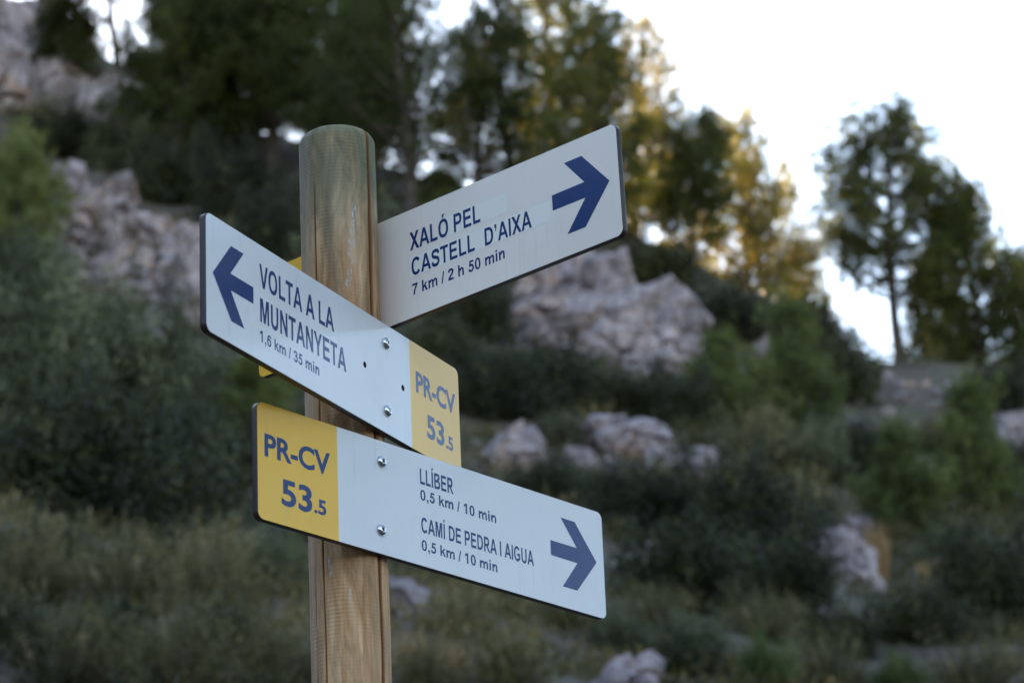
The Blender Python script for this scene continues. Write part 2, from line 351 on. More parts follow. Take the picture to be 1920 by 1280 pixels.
SHRUBS = [
    ('dark', -7.84, 81.55, 2.94, 1.82, 'dark shrub below the upper left cliff blocks'),
    ('olive', -5.86, 80.33, 3.19, 1.7, 'greyish green shrub above the long left outcrop'),
    ('dark', -4.43, 77.53, 2.92, 2.03, 'dark rounded shrub touching the top of the left outcrop'),
    ('dark', -2.6, 74.44, 2.66, 2.25, 'very dark shrub right of the left outcrop, below the pines'),
    ('dark', -1.54, 69.44, 2.22, 2.23, 'dark shrub directly left of the wooden post'),
    ('heath', -8.86, 84.02, 2.4, 1.03, 'reddish brown withered shrub under the cliff blocks'),
    ('heath', -2.92, 71.69, 1.48, 1.01, 'dull brown shrub between outcrop and left-pointing sign'),
    ('olive', -4.76, 45.38, 2.85, 3.05, 'large grey-green olive bush at the left edge'),
    ('olive', -3.27, 45.97, 2.61, 2.7, 'grey-green olive bush under the left outcrop'),
    ('dark', -2.86, 28.71, 2.2, 1.75, 'dark lower bush in front of the olive bushes'),
    ('dark', -2.05, 35.53, 1.84, 1.75, 'dark bush left of the yellow sign end'),
    ('dark', -1.07, 43.54, 1.4, 1.41, 'dark bush between the yellow sign end and the post'),
    ('heath', -2.61, 21.85, 0.98, 0.85, 'twiggy grey-green shrub at the left edge, lower corner'),
    ('heath', -1.89, 22.23, 1.08, 0.91, 'tall twiggy brown-green shrub at lower left'),
    ('heath', -1.21, 23.83, 1.1, 0.87, 'twiggy shrub below the dark bush at left'),
    ('olive', -0.75, 26.32, 0.93, 0.72, 'dull olive shrub just left of the post foot'),
    ('heath', -2.01, 18.17, 1.13, 0.77, 'dry twiggy shrub filling the lower left corner'),
    ('heath', -1.29, 19.21, 1.14, 0.8, 'brownish shrub at the bottom edge left of the post'),
    ('heath', -0.6, 19.81, 0.93, 0.73, 'brownish heath shrub at the bottom edge beside the post'),
    ('dark', 1.56, 64.4, 2.06, 2.2, 'dark shrub behind the raised sign, right of the post'),
    ('dark', 2.72, 58.65, 2.1, 1.53, 'dark shrub left of the big rounded outcrop'),
    ('dark', 2.63, 49.39, 1.86, 1.39, 'dark green shrub above the pinkish boulder'),
    ('dark', 3.91, 50.22, 1.99, 1.22, 'dark green shrub under the big rounded outcrop'),
    ('dark', 5.04, 50.25, 1.9, 1.01, 'low dark shrub right below the big outcrop'),
    ('dark', 5.62, 63.92, 0.77, 0.77, 'small dark shrub growing in a cleft of the big outcrop'),
    ('bright', 5.8, 58.83, 0.62, 0.85, 'small green bush at the foot of the big outcrop'),
    ('dark', 6.08, 51.15, 1.45, 1.13, 'dark shrub left of the shorter bright young pine'),
    ('heath', 7.11, 49.14, 2.04, 1.29, 'grey-brown shrub below the two bright young pines'),
    ('dark', 10.74, 60.94, 1.83, 1.59, 'dark shrub at the edge of the bare stony slope'),
    ('olive', 8.19, 49.6, 1.69, 1.2, 'greyish shrub in the middle of the right slope'),
    ('dark', 1.91, 42.53, 1.21, 0.6, 'dark shrub beneath the pinkish boulder'),
    ('dark', 3.04, 42.67, 1.37, 0.95, 'dark shrub above the tip of the lowest sign'),
    ('dark', 4.39, 41.03, 1.79, 1.25, 'very dark shrub right of the lowest sign tip'),
    ('dark', 5.63, 39.85, 1.9, 1.46, 'very dark broad shrub in the middle right'),
    ('dark', 4.1, 33.43, 1.93, 1.24, 'dark broad shrub behind the arrow of the lowest sign'),
    ('dark', 5.54, 35.41, 1.49, 1.16, 'dark shrub left of the squat grey block'),
    ('heath', 6.27, 45.82, 1.38, 1.02, 'dry grey shrub with pale twigs above the dark shrubs'),
    ('olive', 9.45, 43.93, 1.25, 0.8, 'grey-green shrub behind the straw grass'),
    ('dark', 8.44, 36.75, 1.56, 1.59, 'dark rounded shrub in the lower right corner'),
    ('dark', 7.01, 34.38, 1.39, 0.78, 'dark shrub below the light brown flat rock'),
    ('heath', 9.88, 50.34, 1.14, 0.92, 'brown-green shrub at the foot of the darker young pine'),
    ('heath', 1.04, 25.01, 0.94, 0.63, 'pale dry shrub under the lowest sign near the post'),
    ('heath', 0.57, 20.3, 0.7, 0.53, 'pinkish dry shrub at the bottom edge right of the post'),
    ('heath', 1.22, 21.05, 0.85, 0.59, 'dull brown shrub at the bottom under the lowest sign'),
    ('heath', 2.18, 27.98, 1.2, 0.64, 'grey twiggy shrub under the lowest sign tip'),
    ('olive', 3.36, 27.04, 1.11, 0.74, 'olive shrub at the bottom right of the pale lilac boulder'),
    ('bright', 4.01, 26.48, 0.68, 0.67, 'fresh green bush at the bottom edge'),
    ('heath', 4.84, 27.78, 1.09, 0.7, 'brown-green shrub at the bottom, right of the fresh green bush'),
    ('bright', 5.54, 27.79, 0.6, 0.47, 'yellowish green bush at the bottom edge, lower right'),
    ('heath', 6.99, 31.3, 1.46, 0.85, 'grey shrub filling the bottom right corner'),
    ('olive', 2.68, 27.52, 0.81, 0.46, 'olive shrub just behind the pale lilac boulder'),
    ('heath', 13.17, 71.08, 1.46, 2.17, 'sunlit golden scrub on the ridge left of the dark trunk'),
    ('heath', 14.9, 70.51, 1.71, 2.6, 'sunlit golden scrub on the ridge right of the dark trunk'),
    ('dark', 14.03, 60.83, 1.5, 1.11, 'dark shrub under the rightmost pines'),
    ('dark', 10.99, 65.54, 1.36, 1.32, 'dark conical shrub on the ridge by the sky gap'),
    ('dark', 8.82, 64.77, 2.31, 1.43, 'dark scrub on the ridge under the golden airy pine'),
    ('dark', 7.44, 67.12, 2.4, 1.35, 'dark scrub on the ridge behind the raised sign end'),
    ('dark', 11.95, 50.33, 1.44, 1.33, 'dark shrub at the right edge below the grey rock'),
    ('olive', -6.73, 59.8, 2.16, 1.58, 'grey-green bush under the bright green pine at left'),
    ('olive', -0.21, 33.18, 0.96, 0.96, 'dull olive shrub hidden behind the post'),
    ('dark', 1.91, 55.0, 1.86, 1.11, 'dark shrub behind the yellow end of the left-pointing sign'),
    ('dark', 3.53, 54.54, 1.95, 0.88, 'low dark shrub at the left foot of the big outcrop'),
    ('dark', 3.74, 43.3, 1.23, 0.79, 'dark shrub under the small upright pale stone'),
    ('heath', 7.22, 45.32, 1.63, 1.1, 'grey-green twiggy shrub above the squat grey block'),
    ('dark', 9.27, 51.54, 1.46, 1.14, 'dark shrub left of the darker young pine'),
    ('heath', 11.57, 55.14, 1.67, 1.0, 'brown-green shrub between the two right young pines'),
    ('dark', 8.83, 58.76, 1.55, 1.06, 'dark shrub between the two bright young pines'),
    ('heath', 4.99, 45.86, 1.38, 0.74, 'brownish shrub at the right foot of the reddish outcrop'),
    ('dark', -7.56, 70.05, 1.99, 1.28, 'dark shrub behind the bright green pine at left'),
    ('heath', -0.08, 19.72, 0.8, 0.6, 'brown heath shrub at the bottom edge behind the post'),
    ('heath', 4.78, 32.38, 1.19, 0.73, 'brown-green shrub below the broad dark shrub'),
    ('dark', 5.87, 33.46, 1.1, 0.69, 'dark shrub under the small lilac stone'),
    ('olive', 1.49, 28.11, 0.93, 0.53, 'olive shrub under the middle of the lowest sign'),
    ('heath', 3.33, 30.21, 1.05, 0.63, 'twiggy shrub under the tip of the lowest sign arrow'),
    ('olive', 3.64, 48.12, 1.09, 0.68, 'olive shrub left of the reddish broken outcrop'),
    ('olive', -2.69, 23.99, 1.11, 0.67, 'olive shrub in front of the dark lower bush at left'),
    ('dark', -1.81, 25.91, 1.03, 0.6, 'dark low shrub left of the yellow sign end, under the bushes'),
    ('olive', -1.89, 19.96, 0.94, 0.52, 'olive shrub in the middle of the lower left scrub'),
    ('dark', -1.0, 20.84, 0.8, 0.5, 'dark shrub at lower left near the post foot'),
    ('dark', -2.39, 18.64, 0.58, 0.46, 'dark shrub at the left edge near the bottom'),
    ('dark', 1.26, 32.08, 1.05, 0.6, 'dark shrub just under the lowest sign, right of the post'),
    ('olive', 0.48, 64.73, 2.19, 2.6, 'dark olive shrub behind post and raised sign'),
]
TUFTS = [
    (7.76, 41.56, 0.44, 1.06, 'upright orange dry grass tuft beside the squat grey block'),
    (8.56, 41.93, 0.32, 0.51, 'short straw coloured grass tuft right of the orange tuft'),
    (8.84, 42.16, 0.32, 0.43, 'short straw grass tuft on the light brown flat rock'),
    (0.47, 21.14, 0.3, 0.41, 'pinkish dry grass tuft right of the post at the bottom'),
    (0.8, 21.1, 0.3, 0.36, 'pale dry grass tuft under the lowest sign at the bottom'),
    (-4.57, 72.43, 0.82, 0.73, 'brownish grass tuft on top of the left outcrop'),
]
YOUNG = [
    (7.05, 53.1, 1.4, 1.98, 'shorter bright green young pine right of the big outcrop'),
    (8.67, 54.38, 1.59, 3.06, 'taller bright green young pine below the sky gap'),
    (9.2, 46.91, 1.33, 2.14, 'darker green young pine above the orange grass tuft'),
    (10.93, 49.33, 1.5, 2.65, 'green young pine near the right edge'),
    (-7.01, 62.41, 2.02, 3.23, 'bright green young pine cut by the left edge'),
    (-1.48, 46.64, 1.58, 1.88, 'green young pine behind the left-pointing sign'),
    (2.69, 72.33, 1.63, 1.75, 'light green young pine behind the raised sign'),
]
PINES = [
    (-6.57, 86.7, 4.11, 7.91, 'umbrella', 'tall dark-trunked pine among the grey rocks at upper left'),
    (-8.45, 89.87, 2.06, 3.0, 'open', 'small olive green pine in front of the upper left cliff'),
    (-4.5, 80.14, 3.33, 6.98, 'dense', 'dense dark pine above the long left outcrop'),
    (-2.05, 81.3, 4.14, 9.13, 'dense', 'massive dark pine at the top, left of the post'),
    (0.16, 78.74, 3.42, 7.99, 'dense', 'dark pine directly behind the post top'),
    (1.73, 72.08, 3.39, 8.03, 'open', 'open-crowned pine with slender trunk right of the post'),
    (5.52, 73.87, 3.0, 8.25, 'open', 'tall dark pine above the raised right-pointing sign'),
    (7.92, 75.36, 3.02, 8.55, 'open', 'pine with sunlit yellow top at the end of the raised sign'),
    (8.75, 71.28, 2.02, 3.85, 'open', 'narrow darker pine between the sunlit ones'),
    (10.48, 75.54, 3.62, 9.59, 'open', 'airy golden pine with low sun shining through it'),
    (12.02, 75.16, 1.8, 7.32, 'airy', 'small sunlit pine on the ridge beside the sky gap'),
    (13.64, 69.61, 3.58, 7.69, 'lone', 'large dark pine standing alone against the sky at right'),
    (15.59, 69.15, 2.85, 6.86, 'dense', 'pine behind the large dark one, towards the right edge'),
    (16.69, 68.94, 1.68, 5.32, 'open', 'low pine cut by the right edge of the picture'),
    (-2.79, 83.51, 3.63, 6.3, 'dense', 'dark pine half hidden among the dense pines, its crown lowest'),
    (6.36, 70.17, 2.51, 6.28, 'open', 'dark pine in the shade left of the sunlit yellow top'),
    (-3.25, 83.1, 3.3, 8.06, 'dense', 'dark pine crowded between the two densest pines left of the post'),
    (0.99, 75.62, 2.85, 6.02, 'dense', 'dark pine touching the right side of the post top'),
    (4.45, 72.19, 2.31, 7.12, 'open', 'tall dark pine left of the tallest one above the raised sign'),
    (11.09, 74.49, 2.75, 7.83, 'airy', 'sunlit golden sapling leaning towards the sky gap'),
    (15.05, 71.28, 1.99, 6.4, 'open', 'dark pine filling the gap between the two right pines'),
    (3.6, 72.63, 2.05, 5.45, 'airy', 'thin pine between the two tall pines right of the post'),
]


# ------------------------------------------------------------------ wooden post
R_POST = 0.0499
POST_TOP = 1.45 + 1.763
def post_mat():
    m, nt, bs = new_mat('treated_pine_wood')
    tc = N(nt, 'ShaderNodeTexCoord'); ob = tc.outputs['Object']
    sep = N(nt, 'ShaderNodeSeparateXYZ'); nt.links.new(ob, sep.inputs[0])
    grain = noise(nt, mapping(nt, ob, (1, 1, 0.07)), 130.0, 6, 0.7, 0.9)
    broad = noise(nt, mapping(nt, ob, (1, 1, 0.16)), 26.0, 4, 0.55, 1.2)
    fig = ramp(nt, noise(nt, mapping(nt, ob, (1, 1, 0.09)), 48.0, 3, 0.5, 2.2), [(0.40, (0, 0, 0)), (0.60, (1, 1, 1))])
    c = ramp(nt, broad, [(0.30, (0.46, 0.235, 0.102)), (0.50, (0.70, 0.415, 0.215)), (0.70, (0.80, 0.55, 0.34))])
    c = mixc(nt, math_n(nt, 'MULTIPLY', fig, 0.45), c, (0.34, 0.165, 0.062))
    stain = ramp(nt, noise(nt, mapping(nt, ob, (1, 1, 0.3), (9, 4, 2)), 17.0, 5, 0.65, 1.5), [(0.47, (0, 0, 0)), (0.62, (1, 1, 1))])
    c = mixc(nt, math_n(nt, 'MULTIPLY', stain, 0.6), c, (0.22, 0.125, 0.062))
    c = mixc(nt, 0.6, c, ramp(nt, grain, [(0.32, (0.62, 0.57, 0.52)), (0.62, (1.1, 1.08, 1.06))]), 'MULTIPLY')
    # green copper tint, strong near the sawn top
    gr = N(nt, 'ShaderNodeMapRange'); gr.inputs['From Min'].default_value = 3.00; gr.inputs['From Max'].default_value = 3.13
    nt.links.new(sep.outputs['Z'], gr.inputs['Value'])
    gsp = ramp(nt, noise(nt, mapping(nt, ob, (1, 1, 0.22)), 34.0, 4, 0.6, 0.8), [(0.34, (0, 0, 0)), (0.62, (1, 1, 1))])
    g = math_n(nt, 'MULTIPLY', gr.outputs[0], math_n(nt, 'ADD', math_n(nt, 'MULTIPLY', gsp, 0.38), 0.55))
    c = mixc(nt, g, c, (0.150, 0.162, 0.098))
    gsp2 = ramp(nt, noise(nt, mapping(nt, ob, (1, 1, 0.25), (3, 1, 7)), 22.0, 4, 0.6, 0.8), [(0.50, (0, 0, 0)), (0.72, (1, 1, 1))])
    c = mixc(nt, math_n(nt, 'MULTIPLY', gsp2, 0.5), c, (0.20, 0.165, 0.12))
    mild = ramp(nt, noise(nt, mapping(nt, ob, (1, 1, 0.45), (2, 8, 5)), 45.0, 6, 0.7, 1.0), [(0.50, (0, 0, 0)), (0.64, (1, 1, 1))])
    c = mixc(nt, math_n(nt, 'MULTIPLY', mild, math_n(nt, 'ADD', math_n(nt, 'MULTIPLY', gr.outputs[0], 0.32), 0.14)), c, (0.085, 0.085, 0.065))
    # grey rim of skylight painted into the colour of the left edge
    fl = N(nt, 'ShaderNodeMapRange'); fl.inputs['From Min'].default_value = -0.030; fl.inputs['From Max'].default_value = -0.050
    nt.links.new(sep.outputs['X'], fl.inputs['Value'])
    c = mixc(nt, math_n(nt, 'MULTIPLY', fl.outputs[0], 0.5), c, (0.27, 0.26, 0.23))
    # reddish heartwood opened by the drying cracks
    at = N(nt, 'ShaderNodeAttribute', attribute_name='crack')
    c = mixc(nt, at.outputs['Fac'], c, (0.20, 0.072, 0.028))
    # chalky white droppings that ran down the front
    at2 = N(nt, 'ShaderNodeAttribute', attribute_name='drip')
    dn = ramp(nt, noise(nt, mapping(nt, ob, (1, 1, 0.35)), 420.0, 4, 0.75), [(0.46, (0, 0, 0)), (0.58, (1, 1, 1))])
    c = mixc(nt, math_n(nt, 'MULTIPLY', at2.outputs['Fac'], dn), c, (0.50, 0.51, 0.54))
    c_wood = c
    bs.inputs['Roughness'].default_value = 0.8
    bs.inputs['Specular IOR Level'].default_value = 0.1
    # lathe rings left by the rounding machine
    wv = N(nt, 'ShaderNodeTexWave', wave_type='BANDS', bands_direction='Z')
    wv.inputs['Scale'].default_value = 62.0; wv.inputs['Distortion'].default_value = 2.6; wv.inputs['Detail'].default_value = 2.0; wv.inputs['Detail Scale'].default_value = 0.5
    nt.links.new(mapping(nt, ob, (0.8, 0.8, 1)), wv.inputs['Vector'])
    patch = ramp(nt, noise(nt, mapping(nt, ob, (1, 1, 0.4)), 18.0, 3), [(0.42, (0.05, 0.05, 0.05)), (0.66, (1, 1, 1))])
    h = math_n(nt, 'ADD', math_n(nt, 'MULTIPLY', math_n(nt, 'MULTIPLY', wv.outputs['Fac'], patch), 0.55), math_n(nt, 'MULTIPLY', grain, 0.6))
    c = mixc(nt, math_n(nt, 'MULTIPLY', patch, 0.55), c_wood, mixc(nt, 1.0, c_wood, ramp(nt, wv.outputs['Fac'], [(0.25, (0.88, 0.87, 0.85)), (0.75, (1.05, 1.05, 1.04))]), 'MULTIPLY'))
    nt.links.new(c, bs.inputs['Base Color'])
    bump(nt, bs, h, 0.42, 0.0012)
    return m
M['post'] = post_mat()

def build_post():
    th = np.concatenate([np.radians(np.linspace(-95, 95, 220)), np.radians(np.linspace(98, 262, 40))])
    zz = np.concatenate([np.linspace(-0.4, 2.30, 28), np.linspace(2.31, POST_TOP - 0.015, 250)])
    rows = [(z, 1.0) for z in zz]
    for a in np.linspace(0, 1, 8)[1:]:
        rows.append((POST_TOP - 0.015 + 0.015 * math.sin(a * math.pi / 2) ** 0.95, 1.0 - 0.20 * (1 - math.cos(a * math.pi / 2)) - 0.10 * a))
    for k in (0.6, 0.35, 0.12): rows.append((POST_TOP + 0.0008 * (1 - k), k * 0.70))
    Z = np.array([r[0] for r in rows]); S = np.array([r[1] for r in rows])
    TH, ZZ = np.meshgrid(th, Z); SS = np.repeat(S[:, None], len(th), 1)
    p3 = np.stack([np.cos(TH).ravel() * 0.05, np.sin(TH).ravel() * 0.05, ZZ.ravel()], 1)
    rad = R_POST * SS + (0.0009 * vnoise3(p3 * np.array([1, 1, 0.12]), 0.02, 3)).reshape(TH.shape) + (0.0006 * vnoise3(p3 * np.array([1, 1, 0.05]), 0.006, 5)).reshape(TH.shape)
    deg = np.degrees(TH)
    crack = np.zeros_like(TH); red = np.zeros_like(TH)
    def add_crack(c0, slope, w, depth, z0, z1, redw, wob):
        cen = c0 + slope * (ZZ - 2.8) + wob * (vnoise3(np.stack([ZZ.ravel(), ZZ.ravel() * 0, ZZ.ravel() * 0], 1), 0.09, 7).reshape(ZZ.shape))
        on = np.clip((ZZ - z0) / 0.05, 0, 1) * np.clip((z1 - ZZ) / 0.05, 0, 1)
        dd = np.abs(deg - cen)
        ww = w * (0.55 + 0.9 * (0.5 + vnoise3(np.stack([ZZ.ravel(), ZZ.ravel() * 0 + 5, ZZ.ravel() * 0], 1), 0.13, 9).reshape(ZZ.shape)))
        k = np.clip(1.25 - dd / ww, 0, 1) * on
        r2 = np.clip(1.3 - dd / (ww * redw), 0, 1) * on
        return k * depth, r2
    for args in ((-38.5, -1.5, 1.0, 0.006, 2.3, 3.14, 1.6, 1.2), (51.0, 2.5, 2.1, 0.009, 2.2, 3.3, 1.9, 2.6), (-56.0, 0.5, 0.7, 0.003, 2.3, 2.62, 1.5, 1.5)):
        k, r2 = add_crack(*args)
        rad -= k; crack = np.maximum(crack, k); red = np.maximum(red, r2)
    # chalky streaks
    drip = np.zeros_like(TH)
    rng = np.random.default_rng(5)
    for c0, z0, z1, n in ((20, 3.035, 3.095, 34), (16, 3.03, 3.05, 14), (15, 2.985, 3.022, 20), (-12, 2.815, 2.845, 10), (-23, 2.60, 2.66, 10), (4, 2.56, 2.60, 4)):
        for _ in range(n):
            t = rng.random(); zc = z0 + t * (z1 - z0); dc = c0 + 5 * (t - 0.5) * 2 * 0.9 + rng.normal(0, 1.6)
            s = rng.uniform(0.5, 1.3); l = rng.uniform(0.003, 0.009)
            drip = np.maximum(drip, np.clip(1.6 - np.hypot((deg - dc) / s, (ZZ - zc) / l), 0, 1))
    x = rad * np.sin(TH); y = -rad * np.cos(TH)
    V = np.stack([x.ravel(), y.ravel(), ZZ.ravel()], 1)
    nr, nc = TH.shape
    a, b = np.meshgrid(np.arange(nr - 1), np.arange(nc), indexing='ij'); b2 = (b + 1) % nc
    Fq = np.stack([a * nc + b, a * nc + b2, (a + 1) * nc + b2, (a + 1) * nc + b], -1).reshape(-1, 4)
    me = bpy.data.meshes.new('post')
    faces = Fq.tolist() + [tuple((nr - 1) * nc + k for k in range(nc))]
    me.from_pydata(V.tolist(), [], faces)
    for an, av in (('crack', np.clip(red * 1.2, 0, 1)), ('drip', drip)):
        at = me.attributes.new(an, 'FLOAT', 'POINT'); at.data.foreach_set('value', av.ravel().astype(np.float32))
    me.polygons.foreach_set('use_smooth', np.ones(len(me.polygons), bool)); me.update()
    o = link('wooden_post', me, None, M['post'])
    tag(o, 'round weathered wooden post carrying the direction signs', 'post')
    return o
post = build_post()
post.location = (-0.0006, 0, 0)

# ------------------------------------------------------------------ sign lettering (own plain bold sans)
def g_rect(x0, y0, x1, y1): return [(x0, y0), (x1, y0), (x1, y1), (x0, y1)]
def g_band(outer, inner): return ('band', outer, inner)
def g_arc(cx, cy, rx, ry, a0, a1, tx, ty, n=22):
    o, i = [], []
    for k in range(n + 1):
        a = math.radians(a0 + (a1 - a0) * k / n)
        c_, s_ = math.cos(a), math.sin(a)
        e = 0.88                                   # slightly squared bowls
        c2 = math.copysign(abs(c_) ** e, c_); s2 = math.copysign(abs(s_) ** e, s_)
        o.append((cx + rx * c2, cy + ry * s2)); i.append((cx + (rx - tx) * c2, cy + (ry - ty) * s2))
    return ('band', o, i)
def g_path(pts, t, n=6):
    P = [Vector((p[0], p[1])) for p in pts]
    P = [P[0] * 2 - P[1]] + P + [P[-1] * 2 - P[-2]]
    c = []
    for k in range(1, len(P) - 2):
        p0, p1, p2, p3 = P[k - 1:k + 3]
        for j in range(n):
            u = j / n
            c.append(0.5 * ((2 * p1) + (p2 - p0) * u + (2 * p0 - 5 * p1 + 4 * p2 - p3) * u * u + (3 * p1 - p0 - 3 * p2 + p3) * u ** 3))
    c.append(P[-2])
    o, i = [], []
    for k in range(len(c)):
        d = (c[min(k + 1, len(c) - 1)] - c[max(k - 1, 0)]).normalized(); nn = Vector((-d.y, d.x)) * t / 2
        o.append(tuple(c[k] + nn)); i.append(tuple(c[k] - nn))
    return ('band', o, i)
_st = g_rect(73, 0, 218, 716)
_five = [g_rect(150, 588, 485, 708), [(95, 335), (222, 352), (262, 588), (150, 588)], g_path([(165, 385), (280, 428), (405, 370), (443, 235), (400, 110), (270, 58), (145, 95), (90, 200)], 132)]
_comma = [g_rect(70, 0, 210, 140), [(140, 0), (210, 0), (200, -80), (120, -150), (90, -100), (135, -60)]]
_O = lambda w: [g_arc(w / 2, 358, w / 2 - 44, 370, 0, 360, 150, 125, 40)]
_P = [_st, g_rect(218, 595, 400, 716), g_rect(218, 270, 400, 391), g_arc(400, 493, 225, 223, -90, 90, 150, 121)]
_acc = lambda x: [(x - 60, 765), (x + 30, 765), (x + 130, 915), (x - 20, 915)]
GL = {
 ' ': (278, []),
 'A': (722, [[(0, 0), (158, 0), (361, 540), (361, 716), (281, 716)], [(722, 0), (441, 716), (361, 716), (361, 540), (564, 0)], [(214, 163), (508, 163), (463, 283), (259, 283)]]),
 'B': (722, [_st, g_rect(218, 595, 400, 716), g_rect(218, 306, 430, 418), g_rect(218, 0, 430, 121), g_arc(400, 555, 245, 161, -90, 90, 145, 112), g_arc(430, 209, 248, 209, -90, 90, 150, 115)]),
 'C': (722, [g_arc(372, 358, 328, 370, 36, 324, 150, 125, 40)]),
 'D': (722, [_st, g_rect(218, 595, 330, 716), g_rect(218, 0, 330, 121), g_arc(330, 358, 352, 358, -90, 90, 150, 121)]),
 'E': (667, [_st, g_rect(218, 0, 618, 121), g_rect(218, 305, 580, 426), g_rect(218, 595, 605, 716)]),
 'G': (778, [g_arc(385, 358, 340, 370, 38, 318, 150, 125, 40), g_rect(400, 262, 712, 383), g_rect(570, 95, 712, 262)]),
 'I': (278, [g_rect(68, 0, 213, 716)]),
 'Í': (278, [g_rect(68, 0, 213, 716), _acc(125)]),
 'L': (611, [_st, g_rect(218, 0, 578, 122)]),
 'M': (833, [g_rect(71, 0, 205, 716), g_rect(628, 0, 762, 716), [(205, 716), (205, 500), (347, 0), (416, 0), (416, 228), (287, 716)], [(628, 716), (546, 716), (416, 228), (416, 0), (486, 0), (628, 500)]]),
 'N': (722, [g_rect(74, 0, 208, 716), g_rect(515, 0, 649, 716), [(208, 716), (208, 465), (505, 0), (515, 0), (515, 250), (220, 716)]]),
 'O': (778, _O(778)),
 'Ó': (778, _O(778) + [_acc(375)]),
 'P': (667, _P),
 'R': (722, _P + [[(300, 270), (455, 285), (715, 0), (545, 0)]]),
 'S': (667, [g_path([(560, 505), (515, 612), (345, 655), (170, 610), (130, 525), (180, 430), (340, 372), (500, 318), (553, 208), (490, 100), (335, 60), (160, 100), (100, 215)], 136)]),
 'T': (611, [g_rect(21, 595, 590, 716), g_rect(234, 0, 379, 595)]),
 'U': (722, [g_rect(71, 270, 216, 716), g_rect(506, 270, 651, 716), g_arc(361, 270, 290, 282, 180, 360, 145, 125)]),
 'V': (667, [[(0, 716), (256, 0), (333.5, 0), (333.5, 190), (158, 716)], [(667, 716), (509, 716), (333.5, 190), (333.5, 0), (411, 0)]]),
 'X': (667, [[(5, 0), (180, 0), (655, 716), (487, 716)], [(662, 0), (187, 716), (12, 716), (485, 0)]]),
 'Y': (667, [g_rect(262, 0, 406, 300), [(0, 716), (262, 300), (406, 300), (334, 435), (168, 716)], [(667, 716), (499, 716), (334, 435), (334, 300), (406, 300)]]),
 '0': (556, [g_arc(278, 354, 236, 366, 0, 360, 140, 115, 36)]),
 '1': (556, [g_rect(232, 0, 375, 716), [(232, 716), (62, 590), (62, 470), (232, 545)]]),
 '2': (556, [g_path([(105, 500), (150, 612), (275, 655), (410, 610), (440, 505), (375, 385), (240, 250), (120, 90)], 140), g_rect(45, 0, 508, 125)]),
 '3': (556, [g_path([(95, 530), (150, 628), (270, 655), (390, 612), (415, 525), (365, 430), (235, 392)], 126), g_path([(235, 385), (400, 350), (448, 215), (390, 95), (265, 58), (140, 95), (85, 205)], 128)]),
 '5': (556, _five),
 '6': (556, [g_arc(285, 235, 237, 245, 0, 360, 138, 110, 30), g_path([(118, 250), (115, 400), (165, 575), (290, 655), (405, 620), (450, 535)], 126)]),
 '7': (556, [g_rect(42, 585, 510, 708), [(352, 585), (510, 585), (330, 290), (265, 0), (118, 0), (185, 290)]]),
 ',': (278, _comma),
 '’': (278, [[(x, y + 576) for x, y in q] for q in _comma]),
 '/': (278, [[(0, -12), (105, -12), (278, 728), (175, 728)]]),
 'k': (556, [g_rect(66, 0, 204, 716), [(204, 180), (370, 350), (535, 519), (365, 519), (204, 335)], [(270, 255), (400, 0), (562, 0), (365, 350)]]),
 'm': (889, [g_rect(62, 0, 200, 519), g_rect(376, 0, 513, 340), g_rect(690, 0, 827, 340), g_arc(338, 340, 175, 190, 0, 180, 137, 115), g_arc(652, 340, 175, 190, 0, 180, 137, 115)]),
 'n': (611, [g_rect(66, 0, 204, 519), g_rect(405, 0, 543, 320), g_arc(354, 320, 189, 210, 0, 180, 138, 118)]),
 'h': (611, [g_rect(66, 0, 204, 716), g_rect(405, 0, 543, 320), g_arc(354, 320, 189, 210, 0, 180, 138, 118)]),
 'i': (278, [g_rect(72, 0, 210, 519), g_rect(72, 592, 210, 716)]),
}
def lettering(text, x0, x1, base, cap, parent, mat, dy=-0.00012, name='lettering'):
    """flat printed line from x0 to x1 mm, cap height in mm, on the plane y=dy of the sign"""
    adv = 0; items = []; lo, hi = 1e9, -1e9
    for ch in text:
        w, st = GL[ch]
        for s in st:
            polys = [s[1], s[2]] if s[0] == 'band' else [s]
            for q in polys:
                for px_, _ in q: lo = min(lo, adv + px_); hi = max(hi, adv + px_)
            items.append((adv, s))
        adv += w
    sx = (x1 - x0) / (hi - lo); sy = cap / 716.0
    V, Fc = [], []
    for n_, (a, s) in enumerate(items):
        y = dy - 0.000012 * (n_ % 6)
        P = lambda q: ((x0 + (a + q[0] - lo) * sx) / 1000, y, (base + q[1] * sy) / 1000)
        if s[0] == 'band':
            o, i = s[1], s[2]; b0 = len(V)
            for k in range(len(o)): V.append(P(o[k])); V.append(P(i[k]))
            for k in range(len(o) - 1): Fc.append((b0 + 2 * k, b0 + 2 * k + 1, b0 + 2 * k + 3, b0 + 2 * k + 2))
        else:
            b0 = len(V); V += [P(q) for q in s]; Fc.append(tuple(range(b0, b0 + len(s))))
    me = bpy.data.meshes.new(name); me.from_pydata(V, [], Fc)
    bm = bmesh.new(); bm.from_mesh(me); bm.normal_update()
    for f in bm.faces:
        if f.normal.y > 0: f.normal_flip()
    bm.to_mesh(me); bm.free(); me.update()
    return link(name, me, parent, mat)

